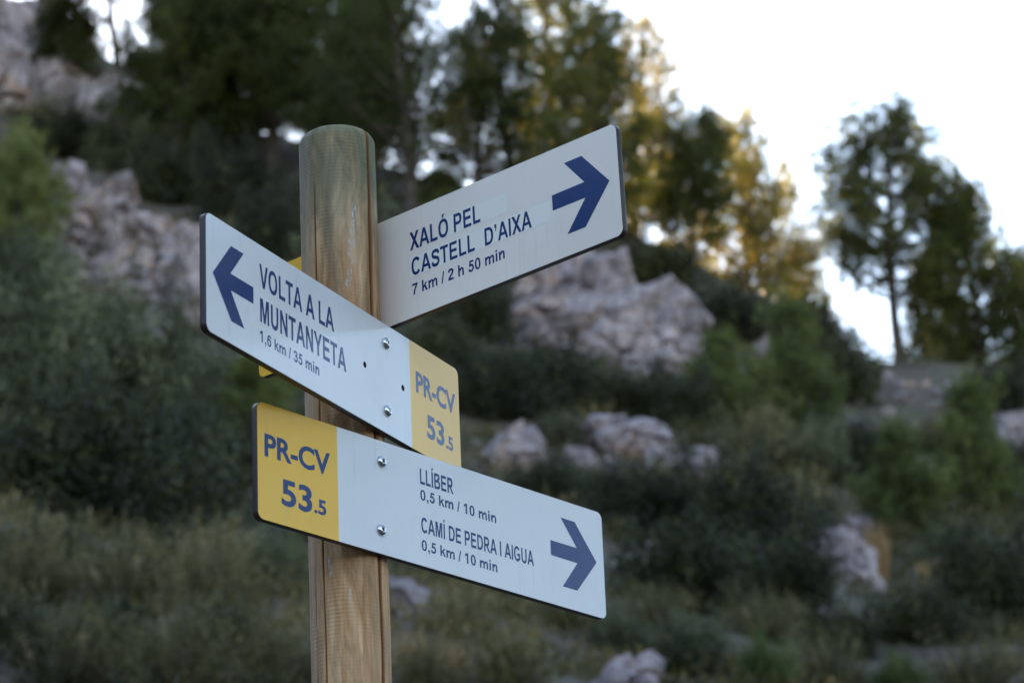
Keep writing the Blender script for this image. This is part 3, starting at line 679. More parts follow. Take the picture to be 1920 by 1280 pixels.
def round_lettering(text, x0, x1, base, cap, parent, mat, thick=0.028, name='lettering', dy=-0.00015):
    """the route number: rounder humanist letters of the built-in font"""
    cu = bpy.data.curves.new('t', 'FONT'); cu.body = text; cu.offset = thick; cu.resolution_u = 4
    o = bpy.data.objects.new('t', cu); col.objects.link(o)
    bpy.context.view_layer.update()
    me = bpy.data.meshes.new_from_object(o.evaluated_get(bpy.context.evaluated_depsgraph_get()))
    bpy.data.objects.remove(o)
    v = np.empty(len(me.vertices) * 3, np.float32); me.vertices.foreach_get('co', v); v = v.reshape(-1, 3)
    mn, mx = v.min(0), v.max(0)
    X = (x0 + (v[:, 0] - mn[0]) / (mx[0] - mn[0]) * (x1 - x0)) / 1000
    Zc = (base + (v[:, 1] - mn[1]) / (mx[1] - mn[1]) * cap) / 1000
    nv = np.stack([X, np.full(len(X), dy), Zc], 1).astype(np.float32)
    me.vertices.foreach_set('co', nv.ravel()); me.update(); me.name = name
    me.materials.clear()
    return link(name, me, parent, mat)

# ------------------------------------------------------------------ sign materials
def laminate(name, colr, rough=0.16, dirt=0.10):
    m, nt, bs = new_mat(name)
    tc = N(nt, 'ShaderNodeTexCoord'); ob = tc.outputs['Object']
    f = noise(nt, ob, 9.0, 5, 0.6); f2 = noise(nt, mapping(nt, ob, (1, 1, 0.25)), 60.0, 5, 0.7)
    c = mixc(nt, math_n(nt, 'MULTIPLY', ramp(nt, f, [(0.45, (0, 0, 0)), (0.75, (1, 1, 1))]), dirt * 2), colr, tuple(x * 0.72 for x in colr))
    c = mixc(nt, math_n(nt, 'MULTIPLY', ramp(nt, f2, [(0.60, (0, 0, 0)), (0.74, (1, 1, 1))]), dirt), c, (0.30, 0.26, 0.2))
    sp = N(nt, 'ShaderNodeTexVoronoi'); sp.inputs['Scale'].default_value = 55.0; nt.links.new(ob, sp.inputs['Vector'])
    speck = ramp(nt, sp.outputs['Distance'], [(0.020, (1, 1, 1)), (0.055, (0, 0, 0))])
    run = ramp(nt, noise(nt, mapping(nt, ob, (1, 1, 0.06)), 110.0, 4, 0.6), [(0.60, (0, 0, 0)), (0.72, (1, 1, 1))])
    c = mixc(nt, math_n(nt, 'MULTIPLY', run, dirt * 1.3), c, (0.34, 0.31, 0.26))
    c = mixc(nt, math_n(nt, 'MULTIPLY', speck, 0.35), c, (0.20, 0.17, 0.13))
    nt.links.new(c, bs.inputs['Base Color'])
    rr = ramp(nt, f2, [(0.3, (rough * 0.85,) * 3), (0.7, (rough * 1.3,) * 3)])
    nt.links.new(rr, bs.inputs['Roughness'])
    bs.inputs['Specular IOR Level'].default_value = 0.36
    bump(nt, bs, noise(nt, ob, 700.0, 2), 0.05, 0.0004)
    return m
M['white'] = laminate('white_laminate', (0.76, 0.735, 0.70))
M['yellow'] = laminate('yellow_laminate', (0.93, 0.50, 0.055))
M['cream'] = laminate('cream_laminate', (0.86, 0.75, 0.645))  # one even, warmer tint for the rear board
M['navy'] = laminate('navy_print', (0.002, 0.031, 0.130), 0.16, 0.02)
M['sticker'] = laminate('sticker_film', (0.84, 0.785, 0.68), 0.28, 0.03)
def core_mat():
    m, nt, bs = new_mat('phenolic_core')
    tc = N(nt, 'ShaderNodeTexCoord')
    f = noise(nt, mapping(nt, tc.outputs['Object'], (1, 40, 1)), 40.0, 4)
    nt.links.new(ramp(nt, f, [(0.35, (0.018, 0.010, 0.008)), (0.7, (0.045, 0.024, 0.020))]), bs.inputs['Base Color'])
    bs.inputs['Roughness'].default_value = 0.42
    return m
M['core'] = core_mat()
def steel_mat():
    m, nt, bs = new_mat('stainless_steel')
    tc = N(nt, 'ShaderNodeTexCoord')
    f = noise(nt, tc.outputs['Object'], 300.0, 3)
    nt.links.new(ramp(nt, f, [(0.3, (0.50, 0.51, 0.53)), (0.7, (0.68, 0.69, 0.70))]), bs.inputs['Base Color'])
    bs.inputs['Metallic'].default_value = 1.0; bs.inputs['Roughness'].default_value = 0.2
    return m
M['steel'] = steel_mat()
m_, nt_, bs_ = new_mat('dark_recess')  # near-black disc at the bottom of the screw socket
nt_.links.new(ramp(nt_, noise(nt_, N(nt_, 'ShaderNodeTexCoord').outputs['Object'], 400.0, 3), [(0.3, (0.015, 0.012, 0.012)), (0.7, (0.05, 0.04, 0.035))]), bs_.inputs['Base Color'])
M['recess'] = m_

# ------------------------------------------------------------------ sign boards
T_B = 0.0092
def outline(x0, x1, z0, z1, r=(0.010, 0.010, 0.010, 0.010), n=8):
    """rounded rectangle, radii: lower left, lower right, upper right, upper left"""
    pts = []
    for (cx, cz, a0, rr) in ((x0 + r[0], z0 + r[0], 180, r[0]), (x1 - r[1], z0 + r[1], 270, r[1]), (x1 - r[2], z1 - r[2], 0, r[2]), (x0 + r[3], z1 - r[3], 90, r[3])):
        if rr <= 0: pts.append((cx, cz)); continue
        for k in range(n + 1):
            a = math.radians(a0 + 90 * k / n); pts.append((cx + rr * math.cos(a), cz + rr * math.sin(a)))
    return pts
def plate(name, contours, y_front, thick, parent, mat, bev=0.0):
    """flat plate with holes, front at y_front (towards -y)"""
    cu = bpy.data.curves.new('p', 'CURVE'); cu.dimensions = '2D'; cu.fill_mode = 'BOTH'
    cu.extrude = max(thick / 2 - bev, 1e-5); cu.bevel_depth = bev; cu.bevel_resolution = 1; cu.offset = -bev
    for c in contours:
        sp = cu.splines.new('POLY'); sp.points.add(len(c) - 1)
        for k, (x, z) in enumerate(c): sp.points[k].co = (x, z, 0, 1)
        sp.use_cyclic_u = True
    o = bpy.data.objects.new('p', cu); col.objects.link(o); bpy.context.view_layer.update()
    me = bpy.data.meshes.new_from_object(o.evaluated_get(bpy.context.evaluated_depsgraph_get()))
    bpy.data.objects.remove(o)
    me.transform(Matrix(((1, 0, 0, 0), (0, 0, -1, y_front + thick / 2), (0, 1, 0, 0), (0, 0, 0, 1))))
    me.name = name; me.materials.clear(); me.update()
    return link(name, me, parent, mat)
def circle(x, z, r, n=20): return [(x + r * math.cos(2 * math.pi * k / n), z + r * math.sin(2 * math.pi * k / n)) for k in range(n)]

def screw_mesh():
    V, Fc = [], []; n = 36
    prof = [(0.0076, 0.0), (0.0077, 0.0008), (0.0073, 0.0022), (0.0063, 0.0034), (0.0050, 0.0043), (0.0038, 0.0048)]
    rings = []
    for r, h in prof: rings.append([(r * math.cos(2 * math.pi * k / n), -h, r * math.sin(2 * math.pi * k / n)) for k in range(n)])
    lobe = lambda k, r: r * (1 + 0.16 * math.cos(6 * 2 * math.pi * k / n))
    for r, h in ((0.0027, 0.0049), (0.0025, 0.0020)): rings.append([(lobe(k, r) * math.cos(2 * math.pi * k / n), -h, lobe(k, r) * math.sin(2 * math.pi * k / n)) for k in range(n)])
    for rg in rings: V += rg
    for i in range(len(rings) - 1):
        for k in range(n):
            k2 = (k + 1) % n; Fc.append((i * n + k, i * n + k2, (i + 1) * n + k2, (i + 1) * n + k))
    me = bpy.data.meshes.new('screw'); me.from_pydata(V, [], Fc); me.update()
    me.polygons.foreach_set('use_smooth', np.ones(len(me.polygons), bool))
    bm = bmesh.new(); bm.from_mesh(me); bmesh.ops.recalc_face_normals(bm, faces=bm.faces); bm.to_mesh(me); bm.free()
    me.materials.append(M['steel'])
    r2 = bpy.data.meshes.new('socket')
    r2.from_pydata([(0.0033 * math.cos(2 * math.pi * k / 18), -0.0021, 0.0033 * math.sin(2 * math.pi * k / 18)) for k in range(18)], [], [tuple(range(18))]); r2.update()
    r2.materials.append(M['recess'])
    return me, r2
SCREW, SOCKET = screw_mesh()

def add_screw(x, z, parent, rot=0.0):
    s = link('screw', SCREW, parent); s.location = (x / 1000, -0.0002, z / 1000); s.rotation_euler = (0, rot, 0)
    k = link('socket', SOCKET, s)
    return s

def arrow(parent, L, left):
    # tip, arms and shaft in mm measured from the pointed end of the board
    P = [(15.5, 1.8), (58, 49.7), (87, 49.7), (56, 13.7), (110, 13.4), (110, -7.3), (56, -7.6), (88.5, -46.1), (58.5, -46.1)]
    if left: P = [(14, 1.8), (55, 49.6), (83.5, 49.6), (53.5, 14.0), (105, 13.9), (105, -7.4), (53.8, -7.4), (83.5, -46.1), (54.5, -46.1)]
    else: P = [(L * 1000 - x, z) for x, z in P]
    V = [(x / 1000, -0.00012, z / 1000) for x, z in P]
    # two arms and the shaft as clean quads
    me = bpy.data.meshes.new('arrow')
    me.from_pydata(V, [], [(0, 1, 2, 3), (0, 3, 6), (3, 4, 5, 6), (0, 6, 7, 8)])
    bm = bmesh.new(); bm.from_mesh(me); bm.normal_update()
    for f in bm.faces:
        if f.normal.y > 0: f.normal_flip()
    bm.to_mesh(me); bm.free(); me.update()
    return link('arrow', me, parent, M['navy'])

def sign(label, az, off, u, z, L, roll, yellow, holes, screws, white='white'):
    dr = Vector((math.cos(az), math.sin(az), 0)); nr = Vector((math.sin(az), -math.cos(az), 0)); up = Vector((0, 0, 1))
    e1 = dr * math.cos(roll) + up * math.sin(roll); e2 = up * math.cos(roll) - dr * math.sin(roll)
    b = nr * off + up * (z + 1.45) + dr * u
    o = empty('direction_sign')
    o.matrix_world = Matrix(((e1.x, -nr.x, e2.x, b.x), (e1.y, -nr.y, e2.y, b.y), (e1.z, -nr.z, e2.z, b.z), (0, 0, 0, 1)))
    tag(o, label, 'sign', 'direction signs on the wooden post')
    hc = [circle(x / 1000, zz / 1000, 0.0042) for x, zz in holes]
    plate('core_board', [outline(0, L, -0.075, 0.075)] + hc, 0.0006, T_B - 0.0006, o, M['core'], 0.0004)
    y0, y1 = yellow
    e = 0.0005; rr = 0.0095
    if y0 <= 0: ya, wa = (e, y1, (rr, 0, 0, rr)), (y1, L - e, (0, rr, rr, 0))
    else: ya, wa = (y0, L - e, (0, rr, rr, 0)), (e, y0, (rr, 0, 0, rr))
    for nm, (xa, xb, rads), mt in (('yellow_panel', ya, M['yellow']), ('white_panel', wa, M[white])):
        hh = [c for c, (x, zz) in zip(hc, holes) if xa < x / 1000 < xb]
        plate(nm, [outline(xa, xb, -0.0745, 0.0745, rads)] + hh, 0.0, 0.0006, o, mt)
    for k, (x, zz) in enumerate(screws): add_screw(x, zz, o, 0.4 + k * 0.9)
    return o

S2 = sign('sign pointing left with yellow panel on its right end', 1.0592545, R_POST + T_B, -0.42416, 1.417205, 0.62852, -0.0096933, (0.4930, 0.6285), [(373.9, 1.2), (473.0, 0.9)], [(429.0, 47.8), (428.0, -44.2)])
arrow(S2, 0.62852, True)
lettering('VOLTA A LA', 119.2, 297.2, 20.0, 30.0, S2, M['navy'])
lettering('MUNTANYETA', 120.0, 326.0, -24.5, 30.5, S2, M['navy'])
lettering('1,6 km / 35 min', 119.0, 258.3, -50.2, 14.6, S2, M['navy'])
round_lettering('PR-CV', 509.0, 617.5, 6.3, 30.3, S2, M['navy'])
round_lettering('53', 535.5, 583.0, -48.0, 33.0, S2, M['navy'])
round_lettering('.5', 587.0, 607.0, -47.5, 19.6, S2, M['navy'])

S3 = sign('lowest sign pointing right with bold yellow panel on its left end', 0.8096689, R_POST + T_B, -0.216228, 1.252322, 0.65051, -0.011314, (0.0, 0.1383), [], [(217.0, 46.9), (213.6, -43.8)])
arrow(S3, 0.65051, False)
lettering('LLÍBER', 288.6, 351.6, 34.2, 20.8, S3, M['navy'])
lettering('0,5 km / 10 min', 288.2, 433.0, 12.8, 14.0, S3, M['navy'])
lettering('CAMÍ DE PEDRA I AIGUA', 288.6, 505.2, -30.2, 20.2, S3, M['navy'])
lettering('0,5 km / 10 min', 288.2, 431.8, -54.0, 14.2, S3, M['navy'])
round_lettering('PR-CV', 11.8, 125.0, 6.0, 30.0, S3, M['navy'])
round_lettering('53', 40.0, 92.5, -49.6, 34.4, S3, M['navy'])
round_lettering('.5', 96.0, 117.0, -47.2, 19.5, S3, M['navy'])

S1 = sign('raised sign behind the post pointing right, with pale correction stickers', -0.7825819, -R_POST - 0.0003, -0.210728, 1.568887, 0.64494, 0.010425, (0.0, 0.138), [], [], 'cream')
arrow(S1, 0.64494, False)
for k, (xa, xb, za, zb) in enumerate(((353.4, 459.5, 17.0, 43.0), (286.6, 531.5, -19.3, 8.2))):
    plate('correction_sticker', [outline(xa / 1000, xb / 1000, za / 1000, zb / 1000, (0, 0, 0, 0))], -0.00014, 0.00012, S1, M['sticker'])
lettering('XALÓ PEL', 288.4, 413.4, 17.8, 25.0, S1, M['navy'], -0.0002)
lettering('CASTELL', 289.6, 401.5, -17.8, 24.0, S1, M['navy'], -0.0002)
lettering('D’AIXA', 419.0, 499.2, -17.8, 24.0, S1, M['navy'], -0.0002)
lettering('7 km / 2 h 50 min', 289.0, 451.2, -44.4, 15.6, S1, M['navy'])

# ------------------------------------------------------------------ rocks
def rock_mesh(seed, npts=16, sub=3, rough=0.07):
    """angular limestone block: hull of scattered points, split finer, edges worn and faces pitted"""
    rng = np.random.default_rng(seed)
    bm = bmesh.new()
    for _ in range(npts):
        q = rng.uniform(-1, 1, 3); q = q / max(np.abs(q)) * rng.uniform(0.72, 1.0); q[2] *= 0.9
        bm.verts.new(q)
    bmesh.ops.convex_hull(bm, input=bm.verts)
    for v_ in [v_ for v_ in bm.verts if not v_.link_faces]: bm.verts.remove(v_)
    bmesh.ops.triangulate(bm, faces=bm.faces)
    for k in range(sub): bmesh.ops.subdivide_edges(bm, edges=bm.edges, cuts=1, use_grid_fill=True, smooth=0.12 if k == 0 else 0.0)
    bmesh.ops.triangulate(bm, faces=bm.faces)
    bm.verts.ensure_lookup_table(); bm.verts.index_update()
    v = np.array([w.co[:] for w in bm.verts]); f = np.array([[w.index for w in q.verts] for q in bm.faces]); bm.free()
    nrm = v / (np.linalg.norm(v, axis=1, keepdims=True) + 1e-6)
    d_ = 0.16 * vnoise3(v, 0.8, seed) + rough * 2.2 * vnoise3(v, 0.34, seed + 1) + rough * vnoise3(v, 0.15, seed + 2)
    warp = v + 0.25 * np.stack([vnoise3(v, 0.5, seed + 5), vnoise3(v, 0.5, seed + 6), vnoise3(v, 0.5, seed + 8)], 1)
    rid = 1 - np.abs(vnoise3(warp * np.array([1, 1, 1.8]), 0.5, seed + 3)) * 10
    d_ -= 0.22 * np.clip(rid, 0, 1)              # open joints
    v = v + nrm * d_[:, None]
    v -= (v.max(0) + v.min(0)) / 2
    v /= (v.max(0) - v.min(0)) / 2
    return np_mesh('rock_block', v, f, smooth=False)
ROCKM = [rock_mesh(11 + k * 7, 13 + (k % 4) * 2, 4, 0.06 + 0.02 * (k % 3)) for k in range(8)]
ROCKW = []
for me in ROCKM:
    w_ = me.copy(); w_.materials.append(M['rock_warm']); me.materials.append(M['rock']); ROCKW.append(w_)
rng = random.Random(21)
def put_rock(name, b, parent, warm, k):
    x, y, w, h = b
    me = (ROCKW if warm else ROCKM)[k % 8]
    o = link(name, me)
    if parent: o.parent = parent
    o.scale = (w / 2 * (1.28 if parent or h > 1.0 else 1.1), w / 2 * rng.uniform(1.0, 1.4), h * 0.76)
    o.rotation_euler = (rng.uniform(-0.12, 0.12), rng.uniform(-0.12, 0.12), rng.uniform(0, 6.28))
    o.location = (x, y + w * 0.25, hz(x, y) + h * 0.27)
    return o
kk = 0
for name, label, bl in ROCKS:
    warm = ('reddish' in label) or ('pinkish' in label) or ('brown' in label)
    cat = {'limestone_outcrop': 'outcrop', 'boulder': 'boulder', 'stone': 'stone', 'cliff': 'cliff'}[name]
    if len(bl) == 1:
        o = put_rock(name, bl[0], None, warm, kk); kk += 1
        tag(o, label, cat, 'rocks on the hillside')
    else:
        root = empty(name, (bl[0][0], bl[0][1], hz(bl[0][0], bl[0][1])))
        tag(root, label, cat, 'rocks on the hillside')
        chips = []
        for (bx, by, bw, bh) in bl:                 # smaller ledges and broken pieces round the big blocks
            chips.append((bx + rng.uniform(-0.6, 0.6) * bw, by + rng.uniform(-0.9, 0.3) * bw, bw * rng.uniform(0.4, 0.7), bh * rng.uniform(0.25, 0.4)))
        for b in bl + chips:
            o = put_rock('rock_block', b, None, warm and rng.random() < 0.75, kk); kk += 1
            l = o.location.copy(); o.parent = root; o.location = l - root.location
for b in SCREE:
    o = put_rock('loose_stone', b, None, rng.random() < 0.25, kk); kk += 1
    tag(o, 'small loose stone on the bare slope below the large lone pine', 'stone', 'loose stones on the bare slope')

# ------------------------------------------------------------------ plants
def tubes(segs, sides=5):
    """segs: list of (points (n,3), radii (n,)) -> verts, quads"""
    V, Fq = [], []; base = 0
    for P, Rr in segs:
        P = np.asarray(P, float); Rr = np.asarray(Rr, float); n = len(P)
        t = np.gradient(P, axis=0); t /= np.linalg.norm(t, axis=1, keepdims=True) + 1e-9
        ref = np.array([0.31, 0.87, 0.12]); a = np.cross(t, ref); a /= np.linalg.norm(a, axis=1, keepdims=True) + 1e-9; b = np.cross(t, a)
        an = np.arange(sides) * 2 * math.pi / sides
        ring = P[:, None, :] + Rr[:, None, None] * (a[:, None, :] * np.cos(an)[None, :, None] + b[:, None, :] * np.sin(an)[None, :, None])
        V.append(ring.reshape(-1, 3))
        i, j = np.meshgrid(np.arange(n - 1), np.arange(sides), indexing='ij'); j2 = (j + 1) % sides
        Fq.append(np.stack([base + i * sides + j, base + i * sides + j2, base + (i + 1) * sides + j2, base + (i + 1) * sides + j], -1).reshape(-1, 4))
        base += n * sides
    return np.vstack(V), np.vstack(Fq)

def blades(P, D, L, W, var, rng):
    """thin pointed triangles at P along D; returns verts, tris, var"""
    n = len(P); r = rng.normal(size=(n, 3)); s = np.cross(D, r); s /= np.linalg.norm(s, axis=1, keepdims=True) + 1e-9
    a = P + s * (W / 2)[:, None]; b = P - s * (W / 2)[:, None]; c = P + D * L[:, None]
    return np.stack([a, b, c], 1).reshape(-1, 3), np.arange(3 * n).reshape(-1, 3), np.repeat(var, 3)

def leaves(P, D, L, W, var, rng):
    """pointed four-cornered leaves"""
    n = len(P); r = rng.normal(size=(n, 3)); s = np.cross(D, r); s /= np.linalg.norm(s, axis=1, keepdims=True) + 1e-9
    m = P + D * (L * 0.45)[:, None]
    return np.stack([P, m + s * (W / 2)[:, None], P + D * L[:, None], m - s * (W / 2)[:, None]], 1).reshape(-1, 3), np.arange(4 * n).reshape(-1, 4), np.repeat(var, 4)

def unit(v): return v / (np.linalg.norm(v, axis=-1, keepdims=True) + 1e-9)

def pine_meshes(seed, H, W, style):
    """Aleppo pine: wandering trunk, rising limbs, tufts of needles at the twig ends"""
    rng = np.random.default_rng(seed)
    dense = {'lone': 0.95, 'dense': 1.0, 'open': 0.8, 'airy': 0.55, 'young': 0.9, 'umbrella': 1.0}[style]
    n = 14; t = np.linspace(0, 1, n)
    lean = rng.normal(0, 0.05, 2) * H
    if style == 'young': lean *= 0.3
    wob = 0.018 * H
    trunk = np.stack([lean[0] * t ** 1.3 + wob * np.sin(t * 5 + rng.random() * 6), lean[1] * t ** 1.3 + wob * np.sin(t * 4 + rng.random() * 6), t * H * 0.96], 1)
    rb = 0.022 * H if style != 'young' else 0.015 * H
    segs = [(trunk, rb * (1 - 0.9 * t) + 0.006)]
    start = {'lone': 0.37, 'dense': 0.12, 'open': 0.16, 'airy': 0.16, 'young': 0.06, 'umbrella': 0.60}[style]
    nb = {'lone': 46, 'dense': 50, 'open': 48, 'airy': 44, 'young': 36, 'umbrella': 34}[style]
    TP, TD, TV = [], [], []
    for k in range(nb):
        u = start + (1 - start) * ((k + rng.random() * 0.8) / nb) ** 0.9; u = min(u, 0.985)
        if style == 'young': u = min(0.97, start + (1 - start) * (k // 5) / (nb / 5.0) + rng.normal(0, 0.008))
        base = np.array([np.interp(u, t, trunk[:, i]) for i in range(3)])
        q = (u - start) / (1 - start)
        prof = (1 - q) ** 0.55 * (0.60 + 0.40 * min(1, q * 3 + 0.2)) if style != 'young' else (1 - q) ** 0.8 * rng.uniform(0.7, 1.15)
        if style == 'umbrella': prof = (1 - q ** 2) ** 0.5 * 0.95
        ln = W * 0.5 * prof * rng.uniform(0.75, 1.25) + 0.07 * W
        phi = k * 2.399 + rng.normal(0, 0.5)
        rise = rng.uniform(0.1, 0.55) + 0.55 * q
        if style == 'umbrella': rise = rng.uniform(0.0, 0.25) + 0.5 * q
        d = np.array([math.cos(phi) * math.cos(rise), math.sin(phi) * math.cos(rise), math.sin(rise)])
        m = 6; s = np.linspace(0, 1, m)
        sag = -0.10 * ln if style != 'young' else 0.05 * ln
        P = base + d * (s * ln)[:, None] + np.array([0, 0, 1]) * (sag * np.sin(s * math.pi) + 0.18 * ln * s ** 2)[:, None] + np.cumsum(rng.normal(0, 0.03 * ln, (m, 3)), 0)
        r0 = max(0.012, rb * 0.36 * (1 - 0.7 * q)) * (0.5 + 0.5 * ln / (W * 0.5))
        segs.append((P, r0 * (1 - 0.85 * s) + 0.003))
        ns = max(4, int(ln / (W * 0.5) * 11 * (0.75 + 0.5 * dense)))
        bv = rng.normal(0, 0.10)
        for j in range(ns):
            sj = 0.28 + 0.72 * (j + rng.random()) / ns; b2 = np.array([np.interp(sj, s, P[:, i]) for i in range(3)])
            d2 = unit(d * 0.55 + rng.normal(0, 0.55, 3) + np.array([0, 0, 0.22])); l2 = ln * rng.uniform(0.16, 0.34) * (1.15 - 0.5 * sj) + 0.12
            e2 = b2 + d2 * l2; mid = (b2 + e2) / 2 + rng.normal(0, 0.05 * l2, 3)
            segs.append((np.array([b2, mid, e2]), np.array([0.010, 0.007, 0.003])))
            nt = max(4, int(l2 * (21 if style != 'airy' else 21) * dense))
            for _ in range(nt):
                w_ = rng.uniform(0.3, 1.05)
                TP.append(b2 + d2 * l2 * w_ + rng.normal(0, 0.12 + 0.07 * l2, 3)); TD.append(unit(d2 * 0.8 + rng.normal(0, 0.5, 3) + np.array([0, 0, 0.4]))); TV.append(0.42 + bv + rng.normal(0, 0.10))
    TP = np.array(TP); TD = np.array(TD); TV = np.array(TV)
    nn = {'lone': 16, 'dense': 15, 'open': 14, 'airy': 15, 'young': 15, 'umbrella': 14}[style]
    N_ = len(TP) * nn
    P = np.repeat(TP, nn, 0) + rng.normal(0, 0.028, (N_, 3)); D = unit(np.repeat(TD, nn, 0) * 0.75 + rng.normal(0, 0.62, (N_, 3)))
    L = rng.uniform(0.12, 0.24, N_); Wd = rng.uniform(0.013, 0.024, N_) * {'dense': 1.25, 'young': 1.0, 'airy': 0.9}.get(style, 1.1)
    v, f, a = blades(P, D, L, Wd, np.clip(np.repeat(TV, nn) + rng.normal(0, 0.10, N_), 0, 1), rng)
    crown = np_mesh('crown', v, f, {'var': a})
    tv, tf = tubes([segs[0]], 9); bv_, bf = tubes(segs[1:], 4)
    tm = np_mesh('trunk', tv, tf, smooth=True); bmh = np_mesh('branches', bv_, bf, smooth=True)
    return crown, tm, bmh

def place_pine(name, x, y, w, h, style, label, seed, group, leaf, meshes=None):
    root = empty(name, (x, y, hz(x, y) - 0.15)); tag(root, label, 'tree', group)
    cr, tm, bm_ = meshes or pine_meshes(seed, h + 0.15, w, style)
    if not meshes:
        cr.materials.append(M[leaf]); tm.materials.append(M['bark']); bm_.materials.append(M['bark'])
    link('crown', cr, root); link('trunk', tm, root); link('branches', bm_, root)
    return root, (cr, tm, bm_)

for k, (x, y, w, h, style, label) in enumerate(PINES):
    place_pine('pine_tree', x, y, w * 1.3, h, style, label, 100 + k, 'pines along the ridge', 'pine_sun_tint' if (style == 'airy' or 'golden' in label or 'sunlit yellow top at' in label) else 'pine')
ym = None
for k, (x, y, w, h, label) in enumerate(YOUNG):
    if k in (0, 1, 4): ym = pine_meshes(300 + k, 3.0, 2.0, 'young'); [m.materials.append(M[q]) for m, q in zip(ym, ('young', 'bark', 'bark'))]
    r_, _ = place_pine('young_pine', x, y, w, h, 'young', label, 0, 'young pines on the slope', 'young', ym)
    r_.scale = (w / 2.0, w / 2.0, h / 3.0); r_.rotation_euler = (0, 0, k * 1.7)

def shrub_meshes(kind, seed):
    """unit shrub: about 2 wide and 1 high, stems from the base, leaves along their upper part"""
    rng = np.random.default_rng(seed)
    ns = {'dark': 170, 'olive': 180, 'heath': 230, 'bright': 140}[kind]
    per = {'dark': 95, 'olive': 95, 'heath': 52, 'bright': 95}[kind]
    segs, LP, LD, LV = [], [], [], []
    lob = rng.normal(0, 1, (5, 3))
    for k in range(ns):
        ph = rng.random() * 6.283; rr = rng.random() ** 0.5
        out = np.array([math.cos(ph) * rr, math.sin(ph) * rr, 0])
        top = (1 - rr ** 2.2) ** 0.5 * rng.uniform(0.62, 1.05) if kind != 'heath' else (1 - 0.75 * rr ** 2) * rng.uniform(0.6, 1.12)
        lump = 1 + 0.26 * math.sin(ph * 3 + lob[0, 0] * 3) * rr + 0.18 * math.sin(ph * 5 + lob[1, 0] * 3) + 0.16 * math.sin(rr * 9 + ph * 2)
        tip = np.array([out[0] * lump * 1.02, out[1] * lump * 1.02, max(0.12, top * lump)])
        b = np.array([out[0] * 0.18, out[1] * 0.18, 0.0]) + rng.normal(0, 0.03, 3) * np.array([1, 1, 0])
        mid = b * 0.4 + tip * 0.5 + np.array([0, 0, 0.06]) + rng.normal(0, 0.04, 3)
        segs.append((np.array([b, mid, tip]), np.array([0.012, 0.007, 0.002]) * (1.0 if kind != 'heath' else 0.7)))
        u = rng.uniform(0.35, 1.04, per) if kind != 'heath' else rng.uniform(0.2, 1.04, per)
        p = b * ((1 - u) ** 2)[:, None] + mid * (2 * u * (1 - u))[:, None] + tip * (u ** 2)[:, None]
        jit = {'dark': 0.085, 'olive': 0.075, 'heath': 0.028, 'bright': 0.08}[kind]
        p = p + rng.normal(0, jit, (per, 3)); p[:, 2] = np.maximum(p[:, 2], 0.02)
        ax = unit(tip - mid)
        D = unit(ax * (0.5 if kind != 'heath' else 0.9) + rng.normal(0, 0.6, (per, 3)))
        LP.append(p); LD.append(D); LV.append(np.clip(0.42 + rng.normal(0, 0.22) + rng.normal(0, 0.13, per), 0, 1))
    P = np.vstack(LP); D = np.vstack(LD); Vv = np.concatenate(LV); n = len(P)
    Ls = {'dark': (0.05, 0.09), 'olive': (0.05, 0.10), 'heath': (0.05, 0.10), 'bright': (0.05, 0.09)}[kind]
    L = rng.uniform(*Ls, n); Wd = L * {'dark': 0.55, 'olive': 0.30, 'heath': 0.20, 'bright': 0.42}[kind]
    v, f, a = leaves(P, D, L, Wd, Vv, rng)
    fo = np_mesh('foliage', v, f, {'var': a}); sv, sf = tubes(segs, 3)
    st = np_mesh('stems', sv, sf, smooth=True)
    fo.materials.append(M[kind]); st.materials.append(M['bark'])
    return fo, st
SHM = {k: [shrub_meshes(k, 500 + 31 * i + 7 * j) for j in range(nv)] for i, (k, nv) in enumerate((('dark', 3), ('olive', 2), ('heath', 3), ('bright', 1)))}
for k, (kind, x, y, w, h, label) in enumerate(SHRUBS):
    fo, st = SHM[kind][k % len(SHM[kind])]
    root = empty('shrub', (x, y + w * 0.2, hz(x, y) - 0.05), k * 2.1); tag(root, label, 'shrub', 'shrubs on the hillside')
    root.scale = (w / 2, w / 2, h)
    link('foliage', fo, root); link('stems', st, root)

def tuft_mesh(seed):
    rng = np.random.default_rng(seed); n = 420
    ph = rng.random(n) * 6.283; r0 = rng.random(n) ** 0.5 * 0.35; tilt = rng.random(n) ** 1.5 * 0.5
    P = np.stack([r0 * np.cos(ph), r0 * np.sin(ph), np.zeros(n)], 1)
    D = unit(np.stack([np.cos(ph) * tilt, np.sin(ph) * tilt, np.ones(n)], 1) + rng.normal(0, 0.08, (n, 3)))
    v, f, a = blades(P, D, rng.uniform(0.5, 1.05, n), rng.uniform(0.02, 0.045, n), np.clip(rng.normal(0.45, 0.2, n), 0, 1), rng)
    me = np_mesh('blades', v, f, {'var': a}); me.materials.append(M['straw']); return me
TM = [tuft_mesh(900 + k) for k in range(2)]
for k, (x, y, w, h, label) in enumerate(TUFTS):
    o = link('grass_tuft', TM[k % 2]); o.location = (x, y, hz(x, y) - 0.03); o.scale = (w * 0.9, w * 0.9, h); o.rotation_euler = (0, 0, k)
    tag(o, label, 'grass tuft', 'dry grass tufts')

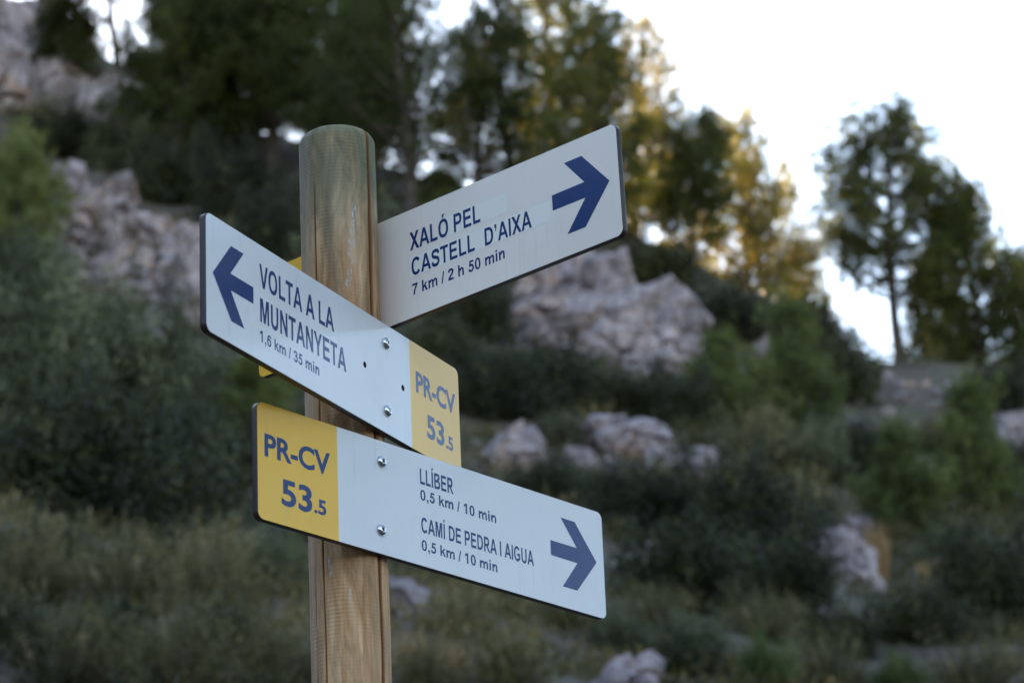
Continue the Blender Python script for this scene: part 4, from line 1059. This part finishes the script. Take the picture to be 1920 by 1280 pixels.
# low scrub and dry herbs between the shrubs: uncountable, one object
def ground_cover():
    rng = np.random.default_rng(77); n = 7200
    az = np.radians(rng.uniform(-9.5, 15.5, n)); r = 17 + 68 * rng.random(n) ** 0.75
    x = TX + r * np.sin(az); y = TY + r * np.cos(az)
    dens = _vn(x, y, 5.1) + 0.5 * _vn(x, y, 1.9) + 0.24
    bare = np.exp(-(((x - 11.8) / 1.6) ** 2 + ((y - 61.5) / 4.5) ** 2))
    k = dens - bare * 0.9 > 0.0; x, y, r = x[k], y[k], r[k]; n = len(x); z = height(x, y)
    size = rng.uniform(0.16, 0.42, n) * (0.75 + r / 120); per = 46
    tone = np.clip(0.38 + 0.9 * _vn(x, y, 4.3) + rng.normal(0, 0.14, n), 0, 1)
    up = unit(rng.normal(0, 0.55, (n * per, 3)) + np.array([0, 0, 0.9]))
    q = rng.random(n * per) ** 0.7; sz = np.repeat(size, per)
    off = rng.normal(0, 0.30, (n * per, 3)) * sz[:, None]; off[:, 2] = 0
    P = np.repeat(np.stack([x, y, z - 0.03], 1), per, 0) + off + up * (q * sz * 0.75)[:, None]
    L = sz * rng.uniform(0.16, 0.36, n * per); Wd = L * rng.uniform(0.2, 0.42, n * per)
    v, f, a = leaves(P, up, L, Wd, np.clip(np.repeat(tone, per) + rng.normal(0, 0.1, n * per), 0, 1), rng)
    me = np_mesh('undergrowth', v, f, {'var': a})
    o = link('undergrowth', me, None, M['cover']); tag(o, 'low dry scrub and herbs covering the slope', 'undergrowth', kind='stuff')
ground_cover()

# pines standing to the right of the signs, out of the picture, mirrored in the satin sign faces
for k, (az, r, h, w) in enumerate(((58, 19.0, 14.4, 10), (75, 18.0, 13.0, 9.5), (92, 18.0, 13.0, 10))):
    a = math.radians(az)
    place_pine('pine_tree', TX + r * math.sin(a), TY + r * math.cos(a), w, h, 'umbrella',
               ['broad pine right of the signs, the nearest to the hillside', 'broad pine right of the signs, middle of three', 'broad pine right of the signs, the farthest from the hillside'][k], 700 + k, 'broad pines beside the path', 'pine')
